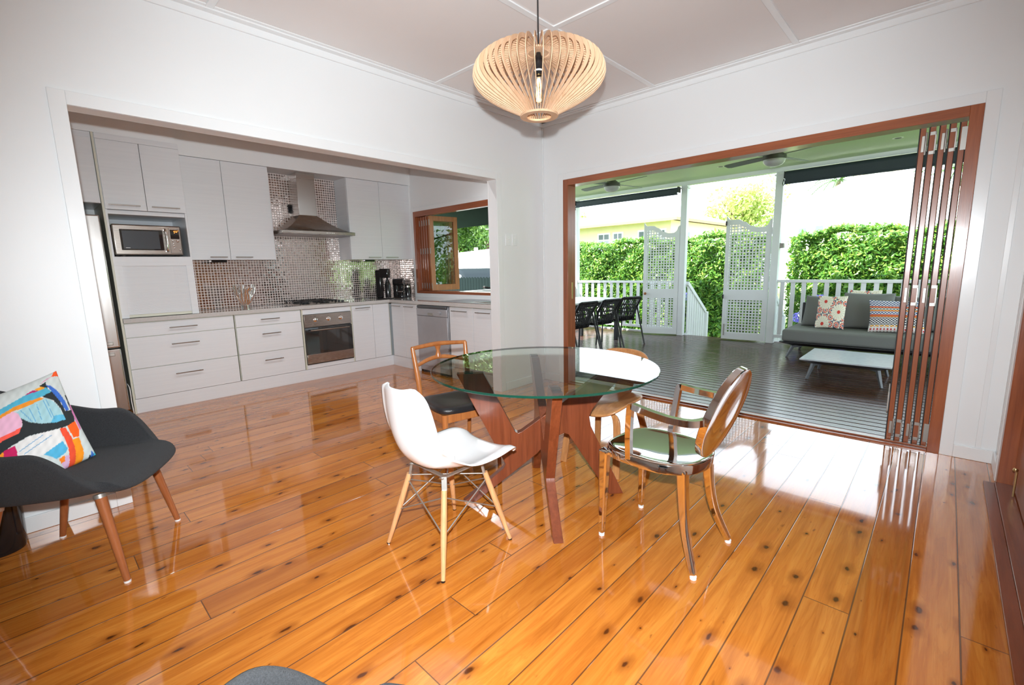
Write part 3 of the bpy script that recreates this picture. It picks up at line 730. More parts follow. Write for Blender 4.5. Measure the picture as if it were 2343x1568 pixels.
# microwave
t = thing('microwave', 'stainless steel microwave with orange clock display in the niche', 'microwave', (-2.3, -3.2, 1.487), world=True)
a, b, z0, z1, xf = -3.468, -2.935, 1.50, 1.785, -2.275
MB().box(-2.70, a+.015, z0, xf-.02, b-.01, z1-.005).build('case', M['greymetal'], t, bevel=.006)
ft = MB()
for k in range(1): ft.box(xf-.02, a, z0, xf+.01, b, z1)
ft.build('front', M['steel'], t, bevel=.016, seg=4)
MB().box(xf+.008, a+.055, z0+.048, xf+.013, b-.155, z1-.045).build('door_glass', M['oglass'], t, bevel=.003)
MB().box(xf+.012, a+.07, z0+.060, xf+.0136, b-.185, z1-.058).build('door_window', mat('mesh_window', (.06, .068, .078), .25, (800, .3)), t)
MB().box(xf+.0136, a+.085, z0+.066, xf+.0139, a+.118, z0+.070).build('badge', M['whitep'], t)
mb = MB().tube(spline([(xf+.01, b-.135, z0+.04), (xf+.04, b-.135, z0+.05), (xf+.045, b-.135, (z0+z1)/2), (xf+.04, b-.135, z1-.05), (xf+.01, b-.135, z1-.04)], 6), .011, 12); mb.build('handle', M['chrome'], t, smooth=50)
cp = MB().box(xf+.009, b-.105, z0+.02, xf+.014, b-.012, z1-.022).build('control_panel', M['steelz'], t, bevel=.003)
MB().box(xf+.014, b-.095, z1-.125, xf+.016, b-.022, z1-.035).build('display', M['oglass'], cp, bevel=.001)
mb = MB()
for k, (yy, zz, w_, h_) in enumerate(((-.066, -.05, .010, .003), (-.061, -.062, .003, .020), (-.052, -.052, .003, .018), (-.047, -.060, .012, .003), (-.040, -.052, .003, .016), (-.034, -.046, .010, .003))):
    mb.box(xf+.016, b+yy, z1+zz-h_/2, xf+.0165, b+yy+w_, z1+zz+h_/2)
mb.build('clock_digits', emit('orange_display', (1, .28, .04), 2.2), cp)
for yy, zz, rr in ((-.082, -.145, .009), (-.04, -.145, .012), (-.078, -.172, .007), (-.076, -.194, .008), (-.074, -.215, .008), (-.03, -.232, .009)):
    MB().lathe([(0, 0), (rr, 0), (rr*.8, .006), (0, .007)], 16, (xf+.014, b+yy, z1+zz), RY(pi/2)).build('button', M['chrome'], cp, smooth=40)
for yy in (a+.05, b-.06): MB().box(-2.6, yy, 1.487, xf-.03, yy+.03, 1.50).build('foot', M['blackp'], t)
# sink and tap
t = thing('sink', 'stainless steel sink with draining board set in the worktop under the window', 'sink', (-.7, -.36, .915), world=True)
mb = MB().box(-1.18, -.60, .9145, -.13, -.14, .918).build('draining_board', M['silver'], t, bevel=.001)
mb = MB().box(-.62, -.54, .9145, -.22, -.19, .921)
mb.build('bowl_rim', M['chrome'], t, bevel=.003)
MB().box(-.59, -.51, .9205, -.25, -.22, .9215).build('bowl', M['greymetal'], t)
mb = MB()
for k in range(9): mb.box(-1.13, -.55+k*.042, .918, -.70, -.54+k*.042, .920)
mb.build('drainer_ribs', M['silver'], t)
t = thing('tap', 'black and chrome sink tap below the window frame', 'tap', (-.45, -.15, .918), world=True)
MB().tube([(-.42, -.12, .92), (-.42, -.12, 1.04)], .018, 14).build('tap_body', M['chrome'], t, smooth=50)
MB().tube(spline([(-.42, -.12, 1.03), (-.50, -.20, 1.05), (-.66, -.32, 1.085)], 5), .011, 12).build('spout', M['blackp'], t, smooth=50)
MB().tube([(-.66, -.32, 1.095), (-.66, -.32, 1.065)], .013, 12).build('nozzle', M['chrome'], t, smooth=50)
# sculptural steel twig vase
t = thing('twig_vase', 'silver metal vase of branching twigs standing on the worktop', 'vase', (-2.24, -2.44, .915))
MB().lathe([(0, 0), (.040, 0), (.041, .05), (.036, .055), (0, .055)], 28).build('base', M['chrome'], t, smooth=40)
mb = MB(); rr = random.Random(3)
for k in range(16):
    a = 2*pi*k/16; r1 = .075+rr.random()*.02; h = .22+rr.random()*.05; da = rr.uniform(-.25, .25)
    P = [(.03*cos(a), .03*sin(a), .05), (.055*cos(a+.1), .055*sin(a+.1), .09), (r1*cos(a+da), r1*sin(a+da), .16), ((r1+.018)*cos(a+da*1.5), (r1+.018)*sin(a+da*1.5), h)]
    mb.tube(spline(P, 5), [.007]*16, 7)
    P2 = [P[2], ((r1+.0)*cos(a+da+.3), (r1)*sin(a+da+.3), .20), ((r1+.015)*cos(a+da+.38), (r1+.015)*sin(a+da+.38), h+.02*rr.uniform(-1, 1))]
    mb.tube(spline(P2, 4), [.006]*9, 6)
mb.build('twigs', M['chrome'], t, smooth=60)
# drinks machine
t = thing('soda_maker', 'tall black soda maker at the corner of the worktop', 'soda maker', (-2.40, -.615, .915), R(38))
MB().box(-.10, -.055, 0, .12, .055, .012).build('base', M['blackp'], t, bevel=.004)
MB().box(-.10, -.05, .012, -.02, .05, .40).build('tower', M['blackp'], t, bevel=.015, seg=3)
MB().box(-.04, -.055, .29, .09, .055, .42).build('head', M['blackp'], t, bevel=.018, seg=3)
MB().lathe([(0, .015), (.04, .015), (.041, .19), (.03, .23), (.015, .27), (.014, .29), (0, .29)], 24, (.055, 0, 0)).build('bottle', M['blackp'], t, smooth=50)
mb = MB().box(.0905, -.012, .305, .0912, .012, .311).box(.0905, -.010, .255, .0975, -.004, .285)
for k in range(9): mb.box(.0965, -.008+.002*(k % 3), .06+k*.018, .0975, .006-.002*(k % 2), .069+k*.018)
mb.build('lettering', M['silver'], t)
MB().box(-.06, .055, .1, -.02, .06, .25).build('side_trim', M['chrome'], t, bevel=.002)
# capsule coffee machine
t = thing('coffee_machine', 'small black capsule coffee machine with round chrome head', 'coffee machine', (-2.33, -.40, .915), R(40))
MB().lathe([(0, 0), (.065, 0), (.068, .02), (.062, .045), (0, .046)], 28, (.02, 0, 0)).build('drip_tray', M['blackp'], t, smooth=40)
MB().box(-.09, -.05, 0, -.02, .05, .19).build('body', M['blackp'], t, bevel=.02, seg=3)
MB().tube([(-.09, 0, .225), (.055, 0, .225)], .047, 28).build('head', M['blackp'], t, smooth=50)
MB().tube([(.052, 0, .225), (.062, 0, .225)], .040, 28).build('head_ring', M['chrome'], t, smooth=50)
MB().tube([(.0625, 0, .225), (.0635, 0, .225)], .033, 28).build('head_face', M['blackp'], t, smooth=50)
MB().box(-.02, -.042, .085, .052, .042, .098).build('cup_grid', M['chrome'], t, bevel=.002)
MB().box(-.02, -.035, .0, .035, .035, .085).build('cup_stand', M['blackp'], t, bevel=.004)
MB().box(-.01, -.03, .10, .045, .03, .19).build('outlet', M['blackp'], t, bevel=.01)
# milk frother canister
t = thing('milk_frother', 'black cylindrical milk frother with steel band beside the coffee machine', 'milk frother', (-2.335, -.27, .915))
MB().lathe([(0, 0), (.05, 0), (.05, .14), (.048, .145), (0, .145)], 28).build('jug', M['blackp'], t, smooth=40)
MB().lathe([(0, .145), (.047, .145), (.047, .17), (0, .17)], 28).build('band', M['steel'], t, smooth=40)
MB().lathe([(0, .17), (.048, .17), (.046, .185), (.01, .187), (.008, .195), (0, .195)], 28).build('lid', M['blackp'], t, smooth=40)
# switches on the wall beside the opening
for y, n, lb in ((-.585, 4, 'white four gang light switch on the wall between kitchen and deck doors'), (-.485, 2, 'white two gang switch plate beside the four gang one')):
    t = thing('light_switch', lb, 'light switch', (.0, y, 1.59), world=True)
    MB().box(0, y-.036, 1.533, .008, y+.036, 1.648).build('plate', M['trim'], t, bevel=.003)
    for k in range(n):
        zz = 1.615-.018-(k//2)*.03 if n == 4 else 1.61-k*.03; yy = y-.012+(k % 2)*.024 if n == 4 else y
        MB().box(.008, yy-.006, zz-.009, .012, yy+.006, zz+.009).build('rocker', M['whitep'], t, bevel=.001)

# =============================================================== INTERIOR FURNITURE
# ---- glass dining table on two crossed timber plates
TC = Vector((1.778, -2.187, 0))
t = thing('dining_table', 'round glass dining table on crossed red timber legs', 'dining table', TC, world=True)
XP = [(-.474, .742), (-.33, .742), (-.165, .402), (-.15, .394), (-.13, .40), (.138, .585), (.355, .742), (.49, .742), (.325, .584), (.268, .51), (.253, .47), (.262, .415), (.454, 0), (.372, 0), (.135, .372), (.112, .382), (.085, .372), (-.02, .295), (-.045, .268), (-.395, 0), (-.468, 0), (-.235, .19), (-.222, .215)]
for nm, U, N in (('leg_frame', (.678, .735, 0), (.735, -.678, 0)), ('leg_frame', (-.735, .678, 0), (.678, .735, 0))):
    MB().prism(XP, TC, U, (0, 0, 1), N, .048).build(nm, M['tablewood'], t, bevel=.002)
for U in (Vector((.678, .735, 0)), Vector((-.735, .678, 0))):
    for s in (-.41, .43): MB().obox(TC+U*s+Vector((0, 0, .745)), (.045, .045, .006), RZ(atan2(U.y, U.x))).build('pad', M['gedge'], t)
GC = Vector((1.755, -2.157, 0)); gr = .622; n = 128; mb = MB()
e = .0022; prof = [(gr-e, .7485), (gr, .7485+e), (gr, .7605-e), (gr-e, .7605)]
for r_, z in prof:
    for k in range(n): a = 2*pi*k/n; mb.v.append((GC.x+r_*cos(a), GC.y+r_*sin(a), z))
for i in range(3):
    for k in range(n): mb.f.append([i*n+k, i*n+(k+1) % n, (i+1)*n+(k+1) % n, (i+1)*n+k]); mb.mi.append(2)
mb.f.append(list(range(3*n, 4*n))); mb.mi.append(0); mb.f.append(list(range(n))[::-1]); mb.mi.append(1)
g_ = mb.build('glass_top', [M['gtop'], M['gbot'], M['gedge']], t, smooth=30)

# ---- white moulded shell chair
t = thing('shell_chair', 'white moulded shell chair on wooden dowel legs with crossed wires', 'dining chair', (1.712, -2.835, 0), 0)
PR = [(.275, .405), (.262, .428), (.22, .442), (.12, .433), (.0, .422), (-.08, .424), (-.15, .447), (-.195, .50), (-.215, .57), (-.225, .66), (-.235, .74), (-.245, .79), (-.25, .815)]
WD = [.155, .19, .215, .226, .222, .208, .192, .184, .186, .184, .170, .145, .095]
PS = spline([(0, a, b) for a, b in PR], 5); WS = [p.x for p in spline([(q, 0, 0) for q in WD], 5)]
def shellpt(u, v):
    k = v*(len(PS)-1); i = min(int(k), len(PS)-2); f = k-i
    p = PS[i].lerp(PS[i+1], f); w_ = WS[i]*(1-f)+WS[i+1]*f
    tg = (PS[min(i+1, len(PS)-1)]-PS[max(i-1, 0)]).normalized(); nn = Vector((0, tg.z, -tg.y))   # normal pointing up / forward
    if nn.z < 0 and v < .5: nn = -nn
    if v >= .5 and nn.y < 0: nn = -nn
    s = u*2-1; sa = abs(s)
    cup = .052 if v < .35 else (.075 if v < .62 else .055)
    cup = .030+.055*math.exp(-((v-.5)/.16)**2)+.012*(v > .5)
    lift = cup*sa**2.6
    lip = .014*max(0, (sa-.86)/.14)**1.5
    tang = Vector((1 if s > 0 else -1, 0, 0))
    return p + Vector((s*w_, 0, 0)) + nn*(lift-lip*.8) + tang*lip*.6
sh = MB().grid(shellpt, 40, 60).build('seat_shell', M['shell'], t, smooth=180)
mo = sh.modifiers.new('s', 'SOLIDIFY'); mo.thickness = .006; mo.offset = 0
FT = [(-.21, -.205), (.21, -.205), (.21, .205), (-.21, .205)]
TP = [(-.125, -.11), (.125, -.11), (.125, .12), (-.125, .12)]
for (fx, fy), (tx, ty) in zip(FT, TP):
    lg = MB().tube([(fx, fy, .006), (fx+(tx-fx)*.5, fy+(ty-fy)*.5, .19), (fx+(tx-fx)*.93, fy+(ty-fy)*.93, .352)], [.0095, .0145, .013], 16).build('leg', M['beech'], t, smooth=50)
    MB().tube([(fx, fy, 0), (fx, fy, .007)], .0095, 12).build('glide', M['blackp'], lg)
    MB().bar((tx*1.04, ty*1.04, .34), (tx*.96, ty*.96, .408), .024, .012, (tx, ty, 0)).build('bracket', M['hinge'], lg, bevel=.001)
mb = MB()
def lerp2(i, f): return Vector((FT[i][0]+(TP[i][0]-FT[i][0])*f, FT[i][1]+(TP[i][1]-FT[i][1])*f, .375*f))
for i in range(4):
    j = (i+1) % 4
    mb.tube([lerp2(i, .86), lerp2(j, .46)], .0032, 7); mb.tube([lerp2(j, .86), lerp2(i, .46)], .0032, 7)
for i, j in ((0, 2), (1, 3)): mb.tube([lerp2(i, .92), lerp2(j, .92)], .0032, 7)
mb.build('wire_brace', M['hinge'], t, smooth=60)
mb = MB()
for s in (-1, 1): mb.bar((s*.115, -.12, .402), (s*.115, .13, .402), .02, .006)
for y in (-.10, .11): mb.bar((-.125, y, .405), (.125, y, .405), .02, .006)
mb.build('under_frame', M['hinge'], t, bevel=.001)

# ---- mirror polished armchair with oval back
t = thing('metal_armchair', 'mirror polished metal armchair with oval back facing the glass table', 'dining chair', (2.458, -2.135, 0), R(87))
def seat_out(k, inset=0):
    # rounded shield outline: straight wide front, round rear
    a = 2*pi*k; x, y = cos(a), sin(a)
    p = 3.6 if y > 0 else 2.3
    rr_ = (abs(x)**p+abs(y)**p)**(-1/p)
    return Vector(((.205-inset)*rr_*x, (.235-inset if y > 0 else .215-inset)*rr_*y, 0))
n = 64; mb = MB()
rows = [(0.0, .457), (.004, .464), (.012, .466), (.03, .463), (.07, .456), (.13, .452), (.2, .450)]
b0 = len(mb.v)
zz = [(0, .420), (0, .4565)]
for ins, z in [(.006, .418), (0, .42)]+rows:
    for k in range(n): p = seat_out(k/n, min(ins, .19)); mb.v.append((p.x, p.y, z))
nr = 2+len(rows)
for i in range(nr-1):
    for k in range(n): mb.f.append([i*n+k, i*n+(k+1) % n, (i+1)*n+(k+1) % n, (i+1)*n+k]); mb.mi.append(0)
mb.f.append([(nr-1)*n+k for k in range(n)]); mb.mi.append(0); mb.f.append([k for k in range(n)][::-1]); mb.mi.append(0)
mb.build('seat', M['chrome'], t, smooth=50)
def sqleg(P, rs): return MB().tube(spline(P, 6), rs if not isinstance(rs, tuple) else [rs[0]+(rs[1]-rs[0])*i/(6*(len(P)-1)) for i in range(6*(len(P)-1)+1)], 4, sq=(1, 0, 0))
for s in (-1, 1):
    l1 = sqleg([(s*.175, .205, .445), (s*.178, .21, .25), (s*.182, .215, .012)], (.034, .019)).build('leg', M['chrome'], t, bevel=.009, seg=4)
    MB().lathe([(0, 0), (.014, 0), (.014, .012), (0, .012)], 16, (s*.182, .215, 0)).build('foot_cap', M['whitep'], l1)
    l2 = sqleg([(s*.125, -.155, .44), (s*.128, -.165, .30), (s*.145, -.19, .16), (s*.182, -.245, .012)], (.032, .020)).build('leg', M['chrome'], t, bevel=.009, seg=4)
    MB().lathe([(0, 0), (.014, 0), (.014, .012), (0, .012)], 16, (s*.182, -.245, 0)).build('foot_cap', M['whitep'], l2)
    P = [(s*.150, -.255, .680), (s*.212, -.225, .680), (s*.235, -.15, .683), (s*.230, -.05, .690), (s*.222, .030, .700)]
    P2 = [(s*.222, .033, .700), (s*.222, .043, .694), (s*.216, .052, .62), (s*.205, .060, .53), (s*.190, .065, .435)]
    mb = MB().tube(spline(P, 6), .020, 4, sq=(0, 0, 1)); mb.tube(spline(P2, 6), .0185, 4, sq=(1, 0, 0))
    mb.build('armrest', M['chrome'], t, bevel=.007, seg=3)
# oval back leaning away from the seat
bc = Vector((0, -.262, .682)); tilt = R(18)
bu = Vector((1, 0, 0)); bv = Vector((0, -sin(tilt), cos(tilt))); bn = bu.cross(bv)
bx, bz = .178, .212; n = 72; mb = MB()
prof = [(1, -.012), (1.0, .012), (.985, .015), (.93, .013), (.90, .004), (.5, -.004), (.02, -.006)]
for sgn in (1,):
    b0 = len(mb.v)
    full = [(.02, -.018), (.5, -.017), (.9, -.012), (.985, -.016), (1.0, -.013)]+prof[1:]
    for f_, h in full:
        for k in range(n):
            a = 2*pi*k/n; q = bc+bu*(bx*cos(a)-(1-f_)*.0)*1+bv*bz*sin(a)
            q = bc+(bu*bx*cos(a)+bv*bz*sin(a))*f_ - bn*h
            mb.v.append(tuple(q))
    for i in range(len(full)-1):
        for k in range(n): mb.f.append([b0+i*n+k, b0+i*n+(k+1) % n, b0+(i+1)*n+(k+1) % n, b0+(i+1)*n+k]); mb.mi.append(0)
    mb.f.append([b0+k for k in range(n)][::-1]); mb.mi.append(0); mb.f.append([b0+(len(full)-1)*n+k for k in range(n)]); mb.mi.append(0)
mb.build('backrest', M['chrome'], t, smooth=40)

# ---- teak chair with black seat
t = thing('teak_chair', 'teak dining chair with black leather seat and slotted curved back rail', 'dining chair', (1.085, -2.225, 0), R(-101))
def pad(u, v):
    return None
n = 56; mb = MB()
def tseat(k, f):
    a = 2*pi*k/n; x, y = cos(a), sin(a); p = 5.0; rr_ = (abs(x)**p+abs(y)**p)**(-1/p)
    return (.215*rr_*x*f*(1.0+.06*y), .195*rr_*y*f)
for f_, z in ((.93, .425), (.99, .428), (1.0, .442), (.985, .456), (.93, .463), (.7, .466), (.35, .460), (.02, .458)):
    for k in range(n): x, y = tseat(k, f_); mb.v.append((x, y, z-.012*(x/.215)**2*0+.010*(abs(x)/.215)**2))
for i in range(7):
    for k in range(n): mb.f.append([i*n+k, i*n+(k+1) % n, (i+1)*n+(k+1) % n, (i+1)*n+k]); mb.mi.append(0)
mb.f.append([7*n+k for k in range(n)]); mb.f.append(list(range(n))[::-1]); mb.mi += [0, 0]
mb.build('seat', M['leather'], t, smooth=60)
mb = MB().box(-.195, .155, .375, .195, .178, .427).box(-.175, -.185, .375, .175, -.165, .427).box(-.205, -.17, .375, -.183, .165, .427).box(.183, -.17, .375, .205, .165, .427)
mb.build('seat_rail', M['teak'], t, bevel=.004)
for s in (-1, 1):
    MB().tube(spline([(s*.188, .165, .43), (s*.19, .168, .33), (s*.192, .172, .16), (s*.195, .175, 0)], 5), [.021-.008*i/15 for i in range(16)], 14).build('leg', M['teak'], t, smooth=60)
    MB().tube(spline([(s*.195, -.235, 0), (s*.188, -.195, .22), (s*.184, -.185, .42), (s*.188, -.198, .58), (s*.196, -.225, .72), (s*.20, -.238, .792)], 5), [.012+.006*min(1, i/12)-.004*max(0, (i-15)/10) for i in range(26)], 14).build('leg', M['teak'], t, smooth=60)
# back: top rail, bowed lower rail, centre web
def curved(x, z): return (x, -.238-.03*(1-(x/.2)**2)+(z-.79)*-.35*-1*.3, z)
mb = MB()
P = [curved(-.205+.41*i/16, .793+.004*cos(pi*i/8-pi)) for i in range(17)]
mb.tube(P, [.013+.003*sin(pi*i/16) for i in range(17)], 10, sq=None)
P = [(-.195+.39*i/16, -.222-.045*sin(pi*i/16), .664+.040*sin(pi*i/16)) for i in range(17)]
mb.tube(P, [.011+.004*sin(pi*i/16) for i in range(17)], 10)
mb.tube([(0, -.267, .706), (0, -.267, .748), (0, -.268, .785)], [.024, .011, .024], 14)
mb.build('back_rail', M['teak'], t, smooth=60)

# ---- bent ply chair
t = thing('plywood_chair', 'bent plywood chair with curved seat and rounded back panel facing away from the deck', 'dining chair', (1.775, -1.53, 0), R(180))
def plyseat(u, v):
    x = (u-.5)*2; y = (v-.5)*2
    p = 3.4; m_ = max(abs(x), abs(y), 1e-6); rr_ = m_/((abs(x)**p+abs(y)**p)**(1/p)) if m_ > 1e-5 else 1
    X = .232*x*rr_; Y = .205*y*rr_
    return (X, Y+.045, .438+.030*(abs(X)/.23)**2.2-.045*max(0, Y/.2)**2.5*(1)+.015*max(0, -Y/.2)**2-.008)
o_ = MB().grid(plyseat, 28, 28).build('seat', M['plyx'], t, smooth=180); mo = o_.modifiers.new('s', 'SOLIDIFY'); mo.thickness = .011; mo.offset = 0
def plyback(u, v):
    x = (u-.5)*2; y = (v-.5)*2
    p = 3.2; m_ = max(abs(x), abs(y), 1e-6); rr_ = m_/((abs(x)**p+abs(y)**p)**(1/p)) if m_ > 1e-5 else 1
    X = .195*x*rr_; Z = .118*y*rr_
    return (X, -.255+.050*(abs(X)/.19)**2-.10*Z, .612+Z)
o_ = MB().grid(plyback, 24, 18).build('backrest', M['plyx'], t, smooth=180); mo = o_.modifiers.new('s', 'SOLIDIFY'); mo.thickness = .011; mo.offset = 0
def strip(P, w_, th):
    mb = MB(); P = spline(P, 6)
    for i in range(len(P)-1): pass
    b0 = 0
    for i, p in enumerate(P):
        tg = (P[min(i+1, len(P)-1)]-P[max(i-1, 0)]).normalized(); sd = Vector((1, 0, 0)) if abs(tg.x) < .9 else Vector((0, 1, 0))
        nn = tg.cross(sd).normalized()
        for a, b in ((-1, -1), (1, -1), (1, 1), (-1, 1)): mb.v.append(tuple(p+sd*a*w_/2+nn*b*th/2))
    for i in range(len(P)-1):
        for k in range(4): mb.f.append([i*4+k, i*4+(k+1) % 4, (i+1)*4+(k+1) % 4, (i+1)*4+k]); mb.mi.append(0)
    mb.f.append([0, 1, 2, 3]); q = (len(P)-1)*4; mb.f.append([q, q+1, q+2, q+3]); mb.mi += [0, 0]; return mb
strip([(0, .10, .405), (0, -.10, .402), (0, -.20, .43), (0, -.245, .50), (0, -.262, .60)], .13, .013).build('spine', M['ply'], t, bevel=.002, merge=False)
for s in (-1, 1):
    strip([(s*.06, .13, .395), (s*.12, .14, .392), (s*.165, .155, .36), (s*.183, .17, .26), (s*.2, .205, .0)], .045, .016).build('leg', M['ply'], t, bevel=.002)
    strip([(s*.05, -.13, .395), (s*.11, -.14, .390), (s*.15, -.155, .35), (s*.175, -.18, .24), (s*.215, -.235, .0)], .045, .016).build('leg', M['ply'], t, bevel=.002)
mb = MB()
for y in (.13, -.13): mb.obox((0, y, .398), (.17, .05, .014))
mb.build('cross_brace', M['ply'], t, bevel=.002)

# ---- charcoal felt armchair
def armshell(u, v):
    # u round the seat (0..1, starting at the front centre), v from seat centre to the rim
    a = pi/2+2*pi*u; cx_, sy_ = cos(a), sin(a)
    p = 3.0; rr_ = (abs(cx_)**p+abs(sy_)**p)**(-1/p)
    if v < .70: rad = v*.84/.70; q = 0
    else: q = (v-.70)/.30; rad = .84+.16*sin(q*pi/2)
    rx, ry = .33, .30
    Xr, Yr = rx*rr_*cx_, ry*rr_*sy_
    sd = min(1, max(0, (abs(Xr)-.16)/.17)); sd = sd*sd*(3-2*sd)                  # 1 at the sides, 0 on the centre line
    fw = min(1, max(0, (.30-Yr)/.27)); fw = fw*fw*(3-2*fw)                        # arms fade towards the front edge
    bk = min(1, max(0, (-Yr-.02)/.26)); bk = bk*bk*(3-2*bk)
    rimh = .215*max(sd*fw, bk)+.165*bk*(1-.35*sd)
    rise = 1-cos(q*pi/2) if q < 1 else 1
    rise = rise**.9
    lean = 1+.05*q*q*fw
    X = Xr*rad*lean; Y = Yr*rad*lean-.09*bk*q*q
    Z = .418+rimh*rise-.016*(1-min(1, rad)**2)-(.022*q*q*(1-fw))
    return (X, Y, Z)
t = thing('armchair', 'charcoal wool armchair on stained tapered legs by the left wall', 'armchair', (.545, -4.035, 0), R(-31))
def build_arm(t):
    o_ = MB().grid(armshell, 96, 26).build('seat_shell', M['felt'], t, smooth=180, merge=1e-4)
    mo = o_.modifiers.new('s', 'SOLIDIFY'); mo.thickness = .042; mo.offset = -1.0
    mo = o_.modifiers.new('ss', 'SUBSURF'); mo.levels = 1; mo.render_levels = 1
    for sx, fy, ty in ((-1, .255, .19), (1, .255, .19), (-1, -.25, -.16), (1, -.25, -.16)):
        l = MB().tube([(sx*.255, fy, .008), (sx*.215, ty, .385)], [.0125, .021], 18).build('leg', M['walnutleg'], t, smooth=50)
        MB().tube([(sx*.255, fy, 0), (sx*.255, fy, .009)], .013, 14).build('glide', M['whitep'], l)
        MB().tube([(sx*.2155, ty, .38), (sx*.2125, ty*.985, .396)], .0225, 18).build('collar', M['hinge'], l, smooth=50)
build_arm(t)
dup(t, (2.87, -3.89, 0), R(12), label='charcoal wool armchair at the lower edge of the picture, only its curved arm showing')

# ---- cushions with painted covers
def srgb(c): return tuple(((k/255+.055)/1.055)**2.4 if k/255 > .04045 else k/255/12.92 for k in c)
def inpoly(x, y, P):
    r_ = False; j = len(P)-1
    for i in range(len(P)):
        if (P[i][1] > y) != (P[j][1] > y) and x < (P[j][0]-P[i][0])*(y-P[i][1])/(P[j][1]-P[i][1])+P[i][0]: r_ = not r_
        j = i
    return r_
def cushion(name, label, BR, e1, e2, w_, h_, th, colf, N=110, group=None, mat_=None, matb=None, cat='cushion'):
    """e1 runs along the bottom edge, e2 up the cover; front faces e1 x e2 or its opposite, whichever meets the camera"""
    BR, e1, e2 = Vector(BR), Vector(e1).normalized(), Vector(e2).normalized(); nn = e1.cross(e2).normalized()
    me = bpy.data.meshes.new(name); V = []; F = []; C = []
    def prf(u, v): a = max(0, 1-(2*u-1)**2); b = max(0, 1-(2*v-1)**2); return (a*b)**.42
    for side in (1, -1):
        for i in range(N+1):
            for j in range(N+1):
                u, v = i/N, j/N
                pinch = 1-.055*(1-(2*v-1)**2); pinch2 = 1-.055*(1-(2*u-1)**2)
                uu = .5+(u-.5)*pinch; vv_ = .5+(v-.5)*pinch2
                V.append(BR+e1*uu*w_+e2*vv_*h_+nn*side*th/2*prf(u, v)); C.append(colf(u, v))
    m_ = (N+1)**2
    for s in (0, 1):
        for i in range(N):
            for j in range(N):
                a = s*m_+i*(N+1)+j; q = [a, a+N+1, a+N+2, a+1]; F.append(q if s == 0 else q[::-1])
    me.from_pydata([tuple(p) for p in V], [], F)
    me.materials.append(mat_ or M['printed'])
    if not mat_:
        at_ = me.color_attributes.new('Col', 'FLOAT_COLOR', 'POINT'); buf = []
        for c in C: buf += [*c, 1]
        at_.data.foreach_set('color', buf)
    bm = bmesh.new(); bm.from_mesh(me); bmesh.ops.remove_doubles(bm, verts=bm.verts, dist=1e-4); bmesh.ops.recalc_face_normals(bm, faces=bm.faces); bm.to_mesh(me); bm.free()
    me.polygons.foreach_set('use_smooth', [True]*len(me.polygons))
    o = bpy.data.objects.new(name, me); COL.objects.link(o); tag(o, label, cat, group); return o
M['printed'] = attr_mat('printed_cotton')
ART = [((225, 160, 190), [(380, 290), (560, 190), (700, 165), (460, 245)]), ((255, 90, 20), [(690, 165), (860, 175), (845, 80), (790, 80)]),
 ((35, 42, 45), [(450, 265), (570, 225), (600, 330), (540, 330)]),
 ((35, 42, 45), [(-600, 900), (100, 860), (150, 760), (120, 650), (250, 740), (450, 790), (680, 800), (870, 770), (800, 620), (680, 500), (520, 440), (480, 415), (660, 375), (760, 460), (890, 655), (1000, 640), (925, 440), (950, 430), (1050, 640), (1055, 760), (1020, 820), (850, 870), (560, 905), (250, 925), (0, 1010), (-600, 1300)]),
 ((165, 208, 216), [(40, 570), (250, 500), (470, 450), (540, 455), (680, 510), (780, 610), (870, 770), (700, 800), (450, 790), (250, 740), (120, 660)]),
 ((95, 185, 220), [(670, 705), (840, 700), (870, 770), (700, 800), (600, 797)]),
 ((80, 178, 208), [(-600, 600), (0, 415), (190, 355), (560, 300), (660, 375), (440, 430), (240, 465), (20, 495), (-600, 700)]),
 ((242, 152, 42), [(-600, 700), (0, 492), (200, 458), (440, 425), (520, 450), (250, 512), (0, 548), (-600, 760)]),
 ((245, 168, 42), [(365, 300), (480, 275), (560, 305), (430, 335)]), ((192, 28, 105), [(200, 350), (330, 303), (440, 330), (240, 350)]),
 ((58, 112, 206), [(570, 268), (650, 290), (760, 360), (880, 480), (968, 640), (893, 652), (820, 540), (660, 370)]),
 ((240, 185, 212), [(-600, 740), (0, 545), (80, 590), (140, 690), (145, 760), (100, 850), (-600, 1000)]), ((255, 92, 76), [(-300, 900), (0, 822), (135, 790), (100, 862), (-300, 960)]),
 ((202, 18, 92), [(-100, 1050), (50, 1010), (155, 1225), (-60, 1260)]), ((250, 150, 30), [(-300, 1150), (-100, 1060), (-60, 1260), (-300, 1400)]),
 ((232, 230, 228), [(60, 1000), (250, 935), (740, 890), (860, 1110), (520, 1200), (140, 1215)]), ((85, 182, 222), [(500, 1195), (800, 1050), (885, 1150), (860, 1200), (720, 1270)]),
 ((240, 80, 45), [(745, 885), (855, 875), (980, 1040), (1020, 1200), (1040, 1350), (940, 1470), (930, 1300), (890, 1120)]), ((255, 98, 12), [(890, 860), (1050, 790), (1112, 900), (1095, 1000), (990, 1012), (930, 930)]),
 ((255, 152, 18), [(965, 1040), (1090, 1010), (1160, 1200), (1150, 1350), (940, 1520), (1030, 1330), (1020, 1180)]), ((226, 182, 216), [(860, 1240), (920, 1230), (940, 1440), (800, 1330)]),
 ((250, 132, 22), [(750, 1275), (840, 1235), (860, 1300), (800, 1330)]), ((225, 132, 190), [(990, 560), (1045, 570), (1165, 870), (1130, 915), (1050, 740)]),
 ((50, 110, 195), [(1290, 1170), (1345, 1215), (1265, 1350)]), ((72, 204, 222), [(1335, 1180), (1420, 1215), (1350, 1265)]), ((35, 42, 45), [(1250, 1230), (1285, 1230), (1262, 1340)])]
ART = [(srgb(c), P) for c, P in ART]; ARTB = srgb((212, 220, 218))
